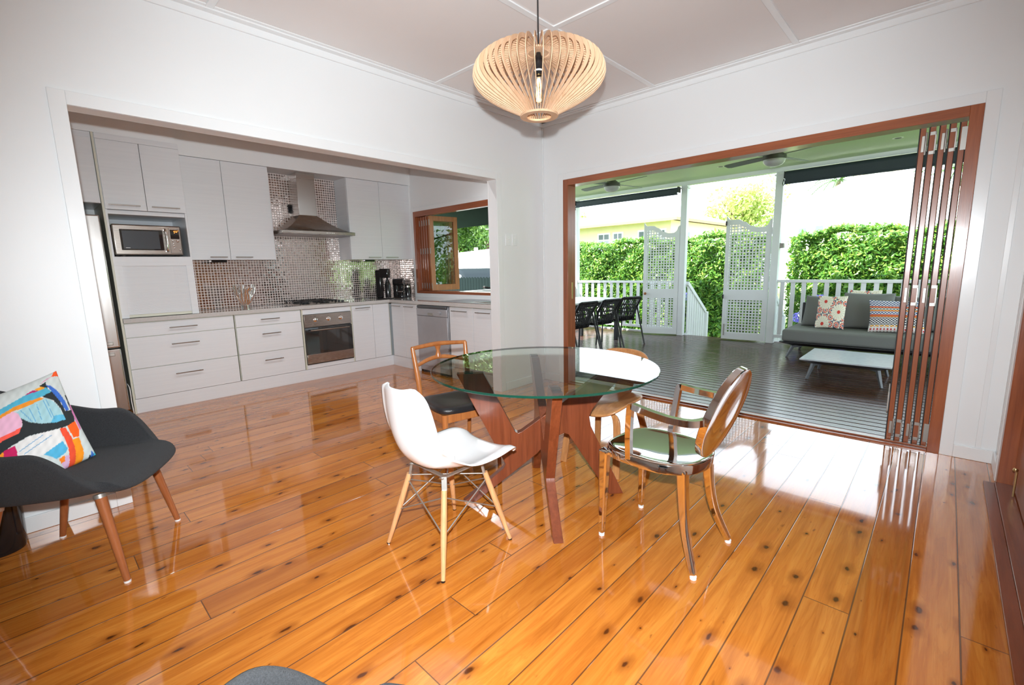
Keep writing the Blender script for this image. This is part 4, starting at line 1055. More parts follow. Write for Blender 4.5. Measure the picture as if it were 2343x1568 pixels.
LN = [((110, 550), (300, 740)), ((235, 530), (360, 745)), ((380, 520), (455, 750)), ((500, 480), (640, 775)), ((545, 470), (680, 775)), ((130, 1100), (480, 940)), ((200, 1150), (620, 960))]
def artcol(u, v):
    # u measured from the right edge along the bottom, v upward
    x = 1380-560*v-(1650+250*v)*u; y = 1220-1130*v+(560-330*v)*u
    c = ARTB
    for col, P in ART:
        if inpoly(x, y, P): c = col
    for (x0, y0), (x1, y1) in LN:
        k = ((x-x0)*(x1-x0)+(y-y0)*(y1-y0))/((x1-x0)**2+(y1-y0)**2)
        if 0 < k < 1 and abs((x-x0)*(y1-y0)-(y-y0)*(x1-x0))/sqrt((x1-x0)**2+(y1-y0)**2) < 5: c = srgb((90, 160, 205))
    wv_ = .95+.07*sin(x*.045+y*.012)*cos(y*.03)
    return tuple(k*wv_ for k in c)
cushion('cushion', 'bright abstract painted cushion of blue, orange and black shapes on the charcoal armchair', (.44, -3.955, .455), (.5, -.84, -.2), (-.50, -.16, .82), .46, .47, .15, artcol, N=150)
cushion('cushion', 'plain navy cushion tucked behind the painted cushion on the armchair', (.44, -4.24, .50), (.8, -.55, 0), (-.35, -.3, .9), .36, .36, .10, None or (lambda u, v: (0, 0, 0)), N=20, mat_=mat('navy_cotton', (.014, .018, .06), .9, (200, .2)))
# tall black vessel behind the armchair
t = MB().lathe([(0, 0), (.085, 0), (.09, .02), (.10, .3), (.105, .44), (.095, .45), (.09, .43), (0, .42)], 36, (.125, -4.33, 0)).build('floor_vase', M['blackp'], smooth=40)
tag(t, 'black glossy floor vase standing against the wall behind the armchair', 'vase')

# ---- pendant lamp
PC = Vector((1.785, -2.205, 2.045))
t = thing('pendant_lamp', 'round pendant lamp of pale birch slats with a glowing filament bulb', 'pendant lamp', PC)
prof = spline([(.088, 0, .004), (.108, 0, .020), (.155, 0, .045), (.225, 0, .082), (.285, 0, .122), (.318, 0, .160), (.326, 0, .200), (.308, 0, .245), (.262, 0, .276), (.19, 0, .298), (.11, 0, .307), (.05, 0, .303)], 4)
NS = 54; mb = MB()
for k in range(NS):
    a = 2*pi*k/NS; ca, sa = cos(a), sin(a); th = .0016; b0 = len(mb.v); m_ = len(prof)
    for i, p in enumerate(prof):
        tg = (prof[min(i+1, m_-1)]-prof[max(i-1, 0)]).normalized(); nx, nz_ = tg.z, -tg.x     # outward
        if nx*(p.x)+nz_*(p.z-.2) < 0: nx, nz_ = -nx, -nz_
        wd = .019 if 2 < i < m_-4 else .014
        for r_, z in ((p.x, p.z), (p.x-nx*wd, p.z-nz_*wd)):
            for s in (-th, th): mb.v.append((r_*ca-s*sa, r_*sa+s*ca, z))
    for i in range(m_-1):
        q = b0+i*4
        for A in ((0, 1, 5, 4), (1, 3, 7, 5), (3, 2, 6, 7), (2, 0, 4, 6)): mb.f.append([q+j for j in A]); mb.mi.append(0)
sh_ = mb.build('lamp_shade', M['pendant'], t)
MB().lathe([(.062, 0), (.094, 0), (.096, .003), (.094, .010), (.062, .010)], 48, closed=True).build('bottom_ring', M['pendant'], t, smooth=40)
MB().lathe([(.012, .295), (.070, .295), (.070, .304), (.012, .304)], 48, closed=True).build('top_ring', M['pendant'], t, smooth=40)
so = MB().lathe([(0, .195), (.020, .195), (.021, .20), (.021, .275), (.014, .285), (.009, .31), (0, .31)], 28).build('socket', M['blackp'], t, smooth=40)
MB().lathe([(.0213, .209), (.0214, .209), (.0214, .217), (.0213, .217)], 28, closed=True).build('marking', M['whitep'], so)
mb = MB().lathe([(0, .190), (.013, .190), (.0135, .196)], 20); mb.build('bulb_cap', M['brass'], so, smooth=40)
bl = MB().lathe([(.013, .192), (.014, .178), (.026, .140), (.030, .115), (.028, .090), (.018, .067), (.006, .060), (.002, .053)], 32).build('bulb', M['pane'], t, smooth=180)
mb = MB()
for k in range(5):
    a = 2*pi*k/5; mb.tube([(.005*cos(a), .005*sin(a), .178), (.012*cos(a), .012*sin(a), .155), (.010*cos(a+.3), .010*sin(a+.3), .072)], .0022, 6)
mb.build('filament', emit('hot_filament', (1, .52, .16), 30), bl)
MB().tube(spline([(0, 0, .31), (.001, -.002, .55), (-.002, .001, CZ-PC.z-.03)], 6), .0035, 8).build('cord', M['blackp'], t, smooth=60)
MB().lathe([(0, 0), (.05, 0), (.05, -.02), (.02, -.035), (0, -.035)], 24, (0, 0, CZ-PC.z)).build('ceiling_rose', M['whitep'], t, smooth=40)

# =============================================================== THE VERANDA
DZ = -.02; PY = 4.3
mb = MB(); y = .13
while y < 4.42: mb.box(-2.75, y, DZ-.022, 6.2, min(y+.0955, 4.42), DZ); y += .108
for k in range(14): mb.box(-2.7+k*.67, .14, DZ-.16, -2.655+k*.67, 4.40, DZ-.022)
struct('floor_deck', mb, M['deck'], bevel=.003, seg=1)
struct('trim_14', MB().box(-2.77, 4.42, -.30, -.15, 4.45, .0).box(1.25, 4.42, -.30, 6.2, 4.45, 0), M['whitepaint'])
struct('ceiling_deck', MB().box(-3.0, .12, 2.76, 6.4, 4.75, 2.84), M['soffit'])
struct('roof', MB().box(-3.2, -6.6, 2.98, 6.6, 4.95, 3.06).box(-3.0, 4.76, 2.80, 6.4, 4.79, 2.98), M['greymetal'])
struct('trim_15', MB().box(-2.7, PY-.045, 2.70, 6.2, PY+.045, 2.762), M['whitepaint'], bevel=.003)
for x, lb in ((-2.6, 'white veranda post at the far end behind the outdoor table'), (-.215, 'white veranda post at the top of the steps, left gate hung on it'), (1.305, 'white veranda post between the right gate and the sofa'), (3.95, 'white veranda post hidden behind the folded door leaves')):
    t = thing('veranda_post', lb, 'post', (x, PY, DZ), group='veranda posts', world=True)
    MB().box(x-.055, PY-.055, DZ, x+.055, PY+.055, 2.70).build('shaft', M['whitepaint'], t, bevel=.006)
    MB().box(x-.075, PY-.075, 2.64, x+.075, PY+.075, 2.66).build('collar', M['whitepaint'], t, bevel=.003)
MB_ = MB().box(1.36, PY-.03, 1.52, 1.42, PY+.03, 1.60); tag(MB_.build('post_bracket', M['hinge'], bevel=.003), 'small metal latch box on the right side of the middle post', 'latch')
def railing(name, p0, p1, lb, pitch=.147, zt=1.0, zb=.10):
    p0, p1 = Vector(p0), Vector(p1); d = (p1-p0); L = d.length; d.normalize()
    t = thing(name, lb, 'railing', p0, world=True, group='white veranda railings')
    MB().bar(p0+Vector((0, 0, zt-.022)), p1+Vector((0, 0, zt-.022)), .07, .045).build('top_rail', M['whitepaint'], t, bevel=.004)
    MB().bar(p0+Vector((0, 0, zb)), p1+Vector((0, 0, zb)), .04, .05).build('bottom_rail', M['whitepaint'], t, bevel=.003)
    n = int(L/pitch); a0 = atan2(d.y, d.x)
    for k in range(n):
        q = p0+d*((k+.5)*L/n); MB().obox((q.x, q.y, (zt-.04+zb)/2), (.060, .018, zt-.04-zb), RZ(a0)).build('baluster', M['whitepaint'], t)
railing('veranda_railing', (-2.55, PY, 0), (-.27, PY, 0), 'white picket railing behind the outdoor dining table')
railing('veranda_railing', (1.36, PY, 0), (3.9, PY, 0), 'white picket railing behind the grey sofa', zt=1.02)
railing('veranda_railing', (-2.65, .13, 0), (-2.65, 4.24, 0), 'white picket railing seen low through the kitchen window', zt=.93)

# gates with pierced lattice and scooped tops
def gate(hinge, free, lb):
    h, f = Vector((*hinge, 0)), Vector((*free, 0)); d = f-h; Wd = d.length; ang = atan2(d.y, d.x)
    t = thing('veranda_gate', lb, 'gate', (h.x, h.y, 0), ang, 'scooped lattice gates at the veranda steps')
    th = .034; z0 = .0
    def top(s): # s from hinge 0 to free side 1
        K = [(0, 2.005), (.04, 1.985), (.09, 1.905), (.16, 1.875), (.30, 1.872), (.45, 1.905), (.60, 1.975), (.72, 2.015), (.84, 2.02), (.90, 2.016), (.94, 2.03), (.985, 2.075), (1, 2.085)]
        for (a, za), (b, zb) in zip(K, K[1:]):
            if a <= s <= b: k = (s-a)/(b-a); k = k*k*(3-2*k); return za+(zb-za)*k
        return K[-1][1]
    st = .062; O = (0, 0, 0); U = (1, 0, 0); V = (0, 0, 1); N = (0, 1, 0)
    def strip_(s0, s1, zf, n=10): 
        xs = [s0+(s1-s0)*i/n for i in range(n+1)]
        return [(x*Wd, zf) for x in (xs[0], xs[-1])]+[(x*Wd, top(x)) for x in reversed(xs)]
    MB().prism([(0, z0), (st, z0)]+[(x*Wd, top(x)) for x in [st/Wd, st/Wd*.75, st/Wd*.5, st/Wd*.25, 0]], O, U, V, N, th).build('hinge_stile', M['whitepaint'], t)
    q = 1-st/Wd; MB().prism([(q*Wd, z0), (Wd, z0)]+[(x*Wd, top(x)) for x in [1, 1-.25*(1-q), 1-.5*(1-q), 1-.75*(1-q), q]], O, U, V, N, th).build('latch_stile', M['whitepaint'], t)
    MB().box(st, -th/2, z0, Wd-st, th/2, .105).build('bottom_rail', M['whitepaint'], t)
    MB().box(st, -th/2, .675, Wd-st, th/2, .855).build('middle_rail', M['whitepaint'], t)
    n = 26; xs = [st/Wd+(q-st/Wd)*i/n for i in range(n+1)]
    def low(x): return top(min(max(x, .16), .84)) - .085
    MB().prism([(x*Wd, low(x)) for x in xs]+[(x*Wd, top(x)) for x in reversed(xs)], O, U, V, N, th).build('top_rail', M['whitepaint'], t)
    mb = MB(); P = .0485; bw = .0185; x = st
    k = 0
    while st+k*P < Wd-st:
        xc = st+k*P
        mb.box(xc, -.006, .10, xc+bw, .006, .68); mb.box(xc, -.006, .85, xc+bw, .006, low(xc/Wd)+.02); k += 1
    z = .105
    while z < 1.93:
        if not (.66 < z < .85):
            for i in range(12):
                xa = st+i*(Wd-2*st)/12; xb = xa+(Wd-2*st)/12+.001
                if z+bw < low((xa+xb)/2/Wd)+.02: mb.box(xa, -.0065, z, xb, .0065, z+bw)
        z += P
    mb.build('lattice', M['whitepaint'], t)
    for z in (.25, 1.75): MB().box(-.004, -.03, z, .03, -th/2, z+.11).build('hinge', M['hinge'], t)
    return t, Wd, th
t, Wd, th = gate((-.272, 4.255), (-.88, 4.07), 'white lattice gate left of the steps, brown round knob on its middle rail')
MB().lathe([(0, 0), (.012, 0), (.012, .02), (.024, .03), (.026, .042), (.016, .052), (0, .054)], 18, (Wd-.05, th/2, .765), RX(-pi/2)).build('knob', M['walnutleg'], t, smooth=50, label='round brown door knob')
t, Wd, th = gate((1.235, 4.29), (.555, 4.215), 'white lattice gate right of the steps, fixed beside the middle post')
for z in (1.93, .70): MB().box(Wd-.012, th/2, z, Wd+.008, th/2+.03, z+.07).build('latch', M['blackm'], t)
MB().box(Wd-.05, th/2, .06, Wd-.03, th/2+.012, .26).build('drop_bolt', M['hinge'], t)
# steps and their handrails
def handrail(x, lb):
    t = thing('stair_handrail', lb, 'handrail', (x, PY+.06, 0), world=True, group='white handrails of the garden steps')
    a, b = Vector((x, PY+.05, .955)), Vector((x, 5.27, .36))
    MB().bar(a, b, .06, .07).build('sloping_rail', M['whitepaint'], t, bevel=.003)
    MB().box(x-.045, 5.27, -.75, x+.045, 5.36, .345).build('newel_post', M['whitepaint'], t, bevel=.004)
    MB().bar(Vector((x, PY+.05, -.04)), Vector((x, 5.3, -.70)), .04, .20).build('stringer', M['whitepaint'], t)
    for k in range(8):
        f = (k+.6)/8.4; y = a.y+(b.y-a.y)*f; z = a.z+(b.z-a.z)*f; MB().box(x-.012, y-.028, z-.9, x+.012, y+.028, z-.02).build('baluster', M['whitepaint'], t)
handrail(-.14, 'white handrail running down the left side of the garden steps')
handrail(1.24, 'white handrail running down the garden steps behind the right gate')
t = thing('garden_steps', 'timber steps down from the veranda between the two gates', 'steps', (.55, 4.5, -.2), world=True)
for k in range(4): MB().box(-.12, 4.46+.24*k, -.23-.17*k, 1.22, 4.72+.24*k, -.19-.17*k).build('tread', M['deck'], t)

# ceiling fans
def fan(x, y, lb, a0):
    t = thing('ceiling_fan', lb, 'ceiling fan', (x, y, 2.76), group='ceiling fans over the veranda')
    MB().lathe([(0, 0), (.065, 0), (.05, -.03), (.016, -.045), (.016, -.15), (0, -.15)], 24).build('down_rod', M['fanm'], t, smooth=40)
    MB().lathe([(0, -.13), (.03, -.13), (.055, -.15), (.10, -.185), (.128, -.205), (.13, -.245), (.12, -.25), (0, -.25)], 36).build('motor_housing', M['fanm'], t, smooth=40)
    MB().lathe([(.12, -.25), (.115, -.275), (.09, -.305), (.05, -.322), (0, -.327)], 36).build('light_bowl', M['opal'], t, smooth=60)
    for k in range(4):
        a = a0+k*pi/2; c, s = cos(a), sin(a); Mx = RZ(a) @ RX(R(11))
        MB().prism([(.10, -.028), (.20, -.055), (.62, -.062), (.655, -.04), (.655, .04), (.62, .058), (.20, .05), (.10, .028)], (0, 0, -.205), Mx @ Vector((1, 0, 0)), Mx @ Vector((0, 1, 0)), Mx @ Vector((0, 0, 1)), .008).build('blade', M['fanblade'], t)
fan(-.57, 2.38, 'grey four blade ceiling fan over the outdoor table', R(-13))
fan(1.715, 2.27, 'grey four blade ceiling fan over the middle of the veranda, nearer the doors', R(-18))
for x, lb in ((-1.62, 'recessed downlight at the far left of the veranda ceiling'), (.68, 'recessed downlight between the two ceiling fans'), (2.76, 'recessed downlight near the folded door leaves')):
    t = thing('downlight', lb, 'downlight', (x, 3.45, 2.76), group='downlights in the veranda ceiling')
    MB().lathe([(.034, -.001), (.055, -.004), (.056, 0), (.034, 0)], 28, closed=True).build('ring', M['whitep'], t, smooth=40)
    MB().lathe([(0, -.0025), (.035, -.0025), (.035, 0), (0, 0)], 24).build('lamp_face', M['greymetal'], t)
# roller blinds
def blind(x0, x1, lb, r_, drop):
    t = thing('roller_blind', lb, 'roller blind', (x0, PY-.09, 2.6), world=True, group='navy roller blinds under the veranda beam')
    z = 2.62
    MB().tube([(x0+.015, PY-.11, z), (x1-.015, PY-.11, z)], r_, 20).build('roll', M['blind'], t, smooth=50)
    MB().box(x0+.02, PY-.11-r_, z-r_-drop, x1-.02, PY-.11-r_+.004, z).build('fabric', M['blind'], t)
    MB().box(x0+.015, PY-.125-r_, z-r_-drop-.025, x1-.015, PY-.10-r_, z-r_-drop).build('bottom_bar', M['blind'], t, bevel=.004)
    for x in (x0, x1-.015): MB().box(x, PY-.17, z-.05, x+.015, PY-.05, z+.05).build('bracket', M['blackm'], t, bevel=.002)
    MB().tube([(x0+.005, PY-.16, z-.06), (x0-.01, PY-.17, z-.13), (x0+.0, PY-.17, z-.16), (x0+.02, PY-.17, z-.13), (x0+.005, PY-.16, z-.06)], .006, 6).build('crank_loop', M['blackm'], t)
blind(-2.52, -.28, 'rolled up navy blind above the outdoor dining table', .045, .02)
blind(1.385, 3.88, 'rolled up navy blind above the grey sofa', .06, .06)

# outdoor dining table and chairs
t = thing('outdoor_table', 'long outdoor dining table with pale top and dark metal frame', 'table', (-1.3, 2.1, DZ), world=True)
MB().box(-1.76, .85, .70, -.86, 3.28, .728).build('table_top', mat('pale_table_top', (.52, .54, .53), .35), t, bevel=.003)
MB().box(-1.70, .93, .63, -.92, .97, .70).box(-1.70, 3.16, .63, -.92, 3.20, .70).box(-1.70, .93, .63, -1.66, 3.20, .70).box(-.96, .93, .63, -.92, 3.20, .70).build('apron', M['blackm'], t)
for x in (-1.69, -.93):
    for y in (.95, 3.18): MB().box(x-.03, y-.03, DZ, x+.03, y+.03, .65).build('leg', M['blackm'], t, bevel=.003)
def deckchair(t):
    hw = .235
    for s in (-1, 1):
        MB().tube([(s*hw, .20, .645), (s*hw, -.10, .655), (s*(hw+.01), -.16, .62), (s*(hw+.02), -.345, 0)], .014, 8).build('leg', M['rope'], t, smooth=50)
        MB().tube([(s*hw, .20, .645), (s*(hw-.01), .235, .60), (s*(hw-.02), .19, .40), (s*(hw-.03), .22, 0)], .013, 8).build('leg', M['rope'], t, smooth=50)
        mb = MB()
        for k in range(3): mb.tube([(s*(hw-.004), .17-.08*k, .64), (s*(hw-.03), .10-.08*k, .43)], .006, 6)
        mb.build('side_strap', M['rope'], t)
    mb = MB(); Wb = .20
    def bk(x, f): # backrest sheet: f 0 at the seat, 1 at the top
        return Vector((x*(1+.0*f), -.16-.05*f-.13*f*f+.03*(x/Wb)**2, .42+.38*f))
    mb.tube([bk(-Wb*.8, 0), bk(-Wb, .5), bk(-Wb, .97), bk(-Wb*.85, 1), bk(Wb*.85, 1), bk(Wb, .97), bk(Wb, .5), bk(Wb*.8, 0)], .016, 8)
    for k in range(11):
        x = -Wb+2*Wb*(k+.5)/11; mb.bar(bk(x*.85, 0), bk(x, .5), .018, .006, (0, 1, 0)); mb.bar(bk(x, .5), bk(x*.98, 1), .016, .006, (0, 1, 0))
    for f in (.12, .35, .52, .93): mb.tube([bk(-Wb, f), bk(0, f), bk(Wb, f)], .013, 6)
    mb.build('backrest', M['rope'], t)
    mb = MB()
    for k in range(9): x = -.19+.38*k/8; mb.tube(spline([(x*.9, -.17, .46), (x*.95, -.12, .405), (x, .02, .40), (x, .22, .43)], 4), .013, 6)
    for y, z in ((-.1, .40), (.05, .398), (.22, .43)): mb.tube([(-.21, y, z), (.21, y, z)], .011, 6)
    mb.build('seat', M['rope'], t)
    return t
# pose: they face the table
c1 = deckchair(thing('outdoor_chair', 'black slatted outdoor armchair nearest the gate end of the table', 'chair', (-.70, 2.90, DZ), R(70), 'black slatted outdoor armchairs'))
MB().box(-.19, -.13, .425, .19, .20, .465).build('seat_pad', M['sofa'], c1, bevel=.012)
kidz = dup(c1, (-.72, 2.24, DZ), R(80), label='black slatted outdoor armchair in the middle of the three')
dup(c1, (-.74, 1.60, DZ), R(84), label='black slatted outdoor armchair nearest the door jamb, partly hidden by it')

# sofa
t = thing('outdoor_sofa', 'low grey outdoor sofa with long seat cushion on angled metal legs', 'sofa', (2.8, 3.5, DZ), world=True)
x0, x1, y0, y1 = 1.74, 3.95, 3.10, 3.98
MB().box(x0, y0, .205, x1, y1, .375).build('seat_cushion', M['sofa'], t, bevel=.035, seg=4)
mb = MB(); mb.v = [(x0-.02, y0-.02, .195), (x1, y0-.02, .195), (x1, y1, .195), (x0-.02, y1, .195), (x0+.13, y0+.10, .145), (x1-.1, y0+.10, .145), (x1-.1, y1-.1, .145), (x0+.13, y1-.1, .145)]
mb.f = [[0, 1, 2, 3], [7, 6, 5, 4], [0, 4, 5, 1], [1, 5, 6, 2], [2, 6, 7, 3], [3, 7, 4, 0]]; mb.mi = [0]*6
mb.box(x0-.02, y0-.02, .195, x1, y1, .206); mb.build('base', M['blackm'], t)
for x, y, sx, sy in ((x0+.22, y0+.14, -1, -1), (x0+.22, y1-.18, -1, 1), (x1-.25, y0+.14, 1, -1), (x1-.25, y1-.18, 1, 1)):
    MB().tube([(x, y, .15), (x+sx*.09, y+sy*.06, .135), (x+sx*.15, y+sy*.10, DZ)], [.03, .028, .017], 4, sq=(1, 0, 0)).build('leg', M['greymetal'], t, bevel=.004)
MB().box(x0+.08, y1-.12, .375, x1, y1-.06, .70).build('back_frame', M['blackm'], t, bevel=.01)
gfab = M['sofa']
cushion('cushion', 'plain grey back cushion at the left end of the outdoor sofa', (1.85, 3.68, .372), (1, 0, 0), (.06, .22, .97), .50, .45, .17, None or (lambda u, v: (0, 0, 0)), N=30, mat_=gfab, group='grey back cushions on the outdoor sofa')
cushion('cushion', 'plain grey back cushion in the middle of the outdoor sofa', (2.33, 3.66, .372), (1, 0, 0), (0, .2, .97), .56, .50, .17, lambda u, v: (0, 0, 0), N=30, mat_=gfab, group='grey back cushions on the outdoor sofa')
cushion('cushion', 'plain grey back cushion behind the folded doors on the outdoor sofa', (2.86, 3.74, .372), (1, 0, 0), (0, .2, .97), .60, .46, .17, lambda u, v: (0, 0, 0), N=30, mat_=gfab, group='grey back cushions on the outdoor sofa')
CR, RD, NV = srgb((232, 226, 208)), srgb((205, 62, 52)), srgb((70, 82, 110))
def daisy(u, v):
    for cx, cy in ((.30, .82), (.80, .50), (.27, .12), (.86, 1.1)):
        dx, dy = (u-cx), (v-cy); r_ = sqrt(dx*dx+dy*dy); a = atan2(dy, dx)
        if r_ < .055: return RD
        if r_ < .26*(.82+.18*abs(cos(a*8))): return CR if abs(sin(a*8)) < .97 or r_ > .2 else srgb((190, 180, 160))
    gx, gy = (u*4.6) % 1-.5, (v*4.6) % 1-.5; r_ = sqrt(gx*gx+gy*gy); a = atan2(gy, gx)
    if r_ < .12: return NV
    if .17 < r_ < .42 and abs(sin(a*4)) > .45: return RD
    return CR if r_ < .45 or (int(u*9.2)+int(v*9.2)) % 2 else NV
cushion('cushion', 'square cushion with big cream daisies on a red pattern on the outdoor sofa', (2.055, 3.47, .375), (1, -.02, 0), (.02, .20, .97), .34, .46, .13, daisy, N=130)
cushion('cushion', 'red patterned cushion peeping over the middle grey cushion', (2.38, 3.78, .44), (1, 0, 0), (0, .1, 1), .36, .46, .10, daisy, N=70)
W1_, B1_, O1_ = srgb((228, 224, 222)), srgb((58, 78, 140)), srgb((228, 110, 50))
def woven(u, v):
    x = int(u*32); y = int(v*27); c = (x+y) % 2
    b = v
    if b > .80: base = B1_ if c else W1_
    elif b > .755: base = srgb((200, 70, 50)) if x % 2 else O1_
    elif b > .69: base = srgb((60, 110, 110)) if c else W1_
    elif b > .65: base = O1_ if x % 2 else srgb((240, 170, 60))
    elif b > .54: base = B1_ if c else W1_
    elif b > .50: base = O1_ if x % 2 else srgb((190, 60, 60))
    elif b > .46: base = srgb((240, 170, 60)) if c else srgb((180, 50, 50))
    elif b > .20: base = srgb((52, 48, 70)) if c else W1_
    elif b > .16: base = srgb((240, 180, 80)) if x % 3 else W1_
    elif b > .05: base = srgb((190, 60, 66)) if (x % 2 and y % 3) else W1_
    else: base = srgb((170, 150, 140)) if c else W1_
    return base
cushion('cushion', 'woven cushion with blue, orange and black checked bands on the outdoor sofa', (2.66, 3.42, .372), (1, .06, .01), (-.05, .22, .97), .56, .42, .13, woven, N=150)
# coffee table
t = thing('coffee_table', 'low outdoor coffee table with pale stone top and splayed grey legs', 'coffee table', (2.62, 2.2, DZ), world=True)
MB().box(2.225, 1.80, .208, 3.035, 2.62, .224).build('table_top', mat('pale_speckled_top', (.50, .54, .58), .22, (24, .10)), t, bevel=.002)
mb = MB(); mb.v = [(2.225, 1.80, .206), (3.035, 1.80, .206), (3.035, 2.62, .206), (2.225, 2.62, .206), (2.33, 1.91, .16), (2.93, 1.91, .16), (2.93, 2.51, .16), (2.33, 2.51, .16)]
mb.f = [[0, 1, 2, 3], [7, 6, 5, 4], [0, 4, 5, 1], [1, 5, 6, 2], [2, 6, 7, 3], [3, 7, 4, 0]]; mb.mi = [0]*6; mb.build('base', M['greymetal'], t)
for sx in (-1, 1):
    for sy in (-1, 1):
        cx, cy = 2.63+sx*.22, 2.21+sy*.22
        MB().tube([(cx, cy, .165), (cx+sx*.07, cy+sy*.07, .15), (cx+sx*.115, cy+sy*.115, DZ)], [.026, .025, .016], 4, sq=(1, 0, 0)).build('leg', M['greymetal'], t, bevel=.003)

# =============================================================== THE GARDEN AND STREET
M['lawn'] = mat('lawn', (.16, .26, .05), .9, (6, .3), (60, .5))
M['paving'] = mat('pale_paving', (.50, .46, .40), .8, (3, .1))
struct('ground', MB().box(-45, 4.0, -1.1, 45, 60, -.95).box(-45, -8, -1.1, -3.2, 4.0, -.95).box(6.5, -8, -1.1, 45, 4, -.95).box(-3.2, .2, -1.1, 6.5, 4, -.95), M['lawn'])
struct('path', MB().box(-.3, 5.4, -.95, 1.9, 13, -.93), M['paving'])
M['leafA'] = leaf_mat('hedge_leaf', (.045, .14, .020), (.10, .27, .035), (.30, .46, .07))
M['leafB'] = leaf_mat('tree_leaf', (.035, .09, .015), (.07, .17, .03), (.16, .28, .06))
M['leafY'] = leaf_mat('pale_tree_leaf', (.30, .42, .10), (.45, .55, .16), (.60, .62, .25))
M['twig'] = mat('hedge_core', (.020, .040, .012), .95, (20, .3))  # near-black tone paints the shade inside the hedges
M['bark'] = mat('bark', (.12, .08, .05), .9, (14, .3), (30, .5))
def leafcloud(fn, N, size, rnd, up=.35):
    """N pointed leaves; fn() gives (position, outward direction)"""
    V = []; F = []
    for k in range(N):
        p, o = fn(); o = Vector(o)
        d = Vector((rnd.gauss(0, 1), rnd.gauss(0, 1), rnd.gauss(0, 1)))
        nrm = (o*.8+d*.75+Vector((0, 0, up))).normalized()
        a = nrm.cross(Vector((rnd.gauss(0, 1), rnd.gauss(0, 1), rnd.gauss(0, 1)))).normalized(); b = nrm.cross(a)
        s = size*rnd.uniform(.65, 1.25); p = Vector(p); q = len(V)
        V += [p-a*s, p+b*s*.42-nrm*s*.12, p+a*s, p-b*s*.42-nrm*s*.12]; F.append([q, q+1, q+2, q+3])
    mb = MB(); mb.v = [tuple(v) for v in V]; mb.f = F; mb.mi = [0]*len(F); return mb
def hedge(name, x0, x1, y0, y1, z0, z1, N, lb, seed, taper=0):
    rnd = random.Random(seed)
    bump = lambda x, z: .10*sin(x*2.3+seed)+.09*sin(x*6.1+z*3)*sin(z*5+x*1.7)+.07*sin(z*8.2+x*3)*sin(x*11)
    def fn():
        r_ = rnd.random()
        if r_ < .70:
            x = rnd.uniform(x0, x1); z = z0+(z1-z0)*rnd.random()**.75; return (x+rnd.gauss(0, .03), y0-bump(x, z)-rnd.random()**2*.14+.07, z), (0, -1, .25)
        if r_ < .93:
            x = rnd.uniform(x0, x1); y = rnd.uniform(y0, y1); return (x, y, z1+.05*sin(x*3.1+seed)+.03*sin(x*8)+abs(rnd.gauss(0, .05))), (0, -.1, 1)
        s = rnd.choice((-1, 1)); x = x0 if s < 0 else x1; z = rnd.uniform(z0, z1); return (x+s*(rnd.random()*.15-taper*(z-z0)*0), rnd.uniform(y0, y1), z), (s, 0, .2)
    t = tag(leafcloud(fn, N, .050, rnd).build(name, M['leafA']), lb, 'hedge')
    MB().box(x0+.18, y0+.22, z0, x1-.18, y1-.1, z1-.14).build('shade_core', M['twig'], t)  # solid dark box standing in for the shade between the leaves
    return t
hedge('hedge', -6.0, .52, 6.6, 7.3, -.95, 1.84, 46000, 'tall clipped green hedge behind the left railing and steps', 3)
hedge('hedge', 1.12, 9.0, 6.5, 7.2, -.95, 1.80, 64000, 'tall green hedge behind the sofa railing', 8)
def tree(name, lb, c, r_, h0, N, mm, size=.11, seed=1, sq=1.0, group=None):
    rnd = random.Random(seed); c = Vector(c); blobs = []
    for k in range(16):
        d = Vector((rnd.gauss(0, 1), rnd.gauss(0, 1), rnd.gauss(0, .8))).normalized()*r_*rnd.uniform(.2, .75); d.z *= sq; blobs.append((c+d, r_*rnd.uniform(.25, .45)))
    def fn():
        b, br = rnd.choice(blobs); d = Vector((rnd.gauss(0, 1), rnd.gauss(0, 1), rnd.gauss(0, 1))).normalized()
        return b+d*br*rnd.uniform(.6, 1.05), d
    t = thing(name, lb, 'tree', (c.x, c.y, h0), world=True, group=group)
    leafcloud(fn, N, size, rnd).build('crown', mm, t)
    mb = MB().tube([(c.x, c.y, h0), (c.x+.1, c.y, (h0+c.z)/2), (c.x, c.y, c.z)], [r_*.09, r_*.07, r_*.04], 10)
    for b, br in blobs[:7]: mb.tube([(c.x, c.y, c.z-r_*.5), tuple(b)], [r_*.03, r_*.012], 6)
    mb.build('trunk', M['bark'], t, smooth=60)
    return t
tree('tree', 'pale sunlit tree behind the right gate', (-6.5, 28.5, 4.75), 2.7, -.95, 5200, M['leafY'], .14, 5, .9)
tree('tree', 'pale green tree at the far left beyond the outdoor table', (-15.6, 21.5, 4.2), 1.7, -.95, 2500, M['leafY'], .14, 6)
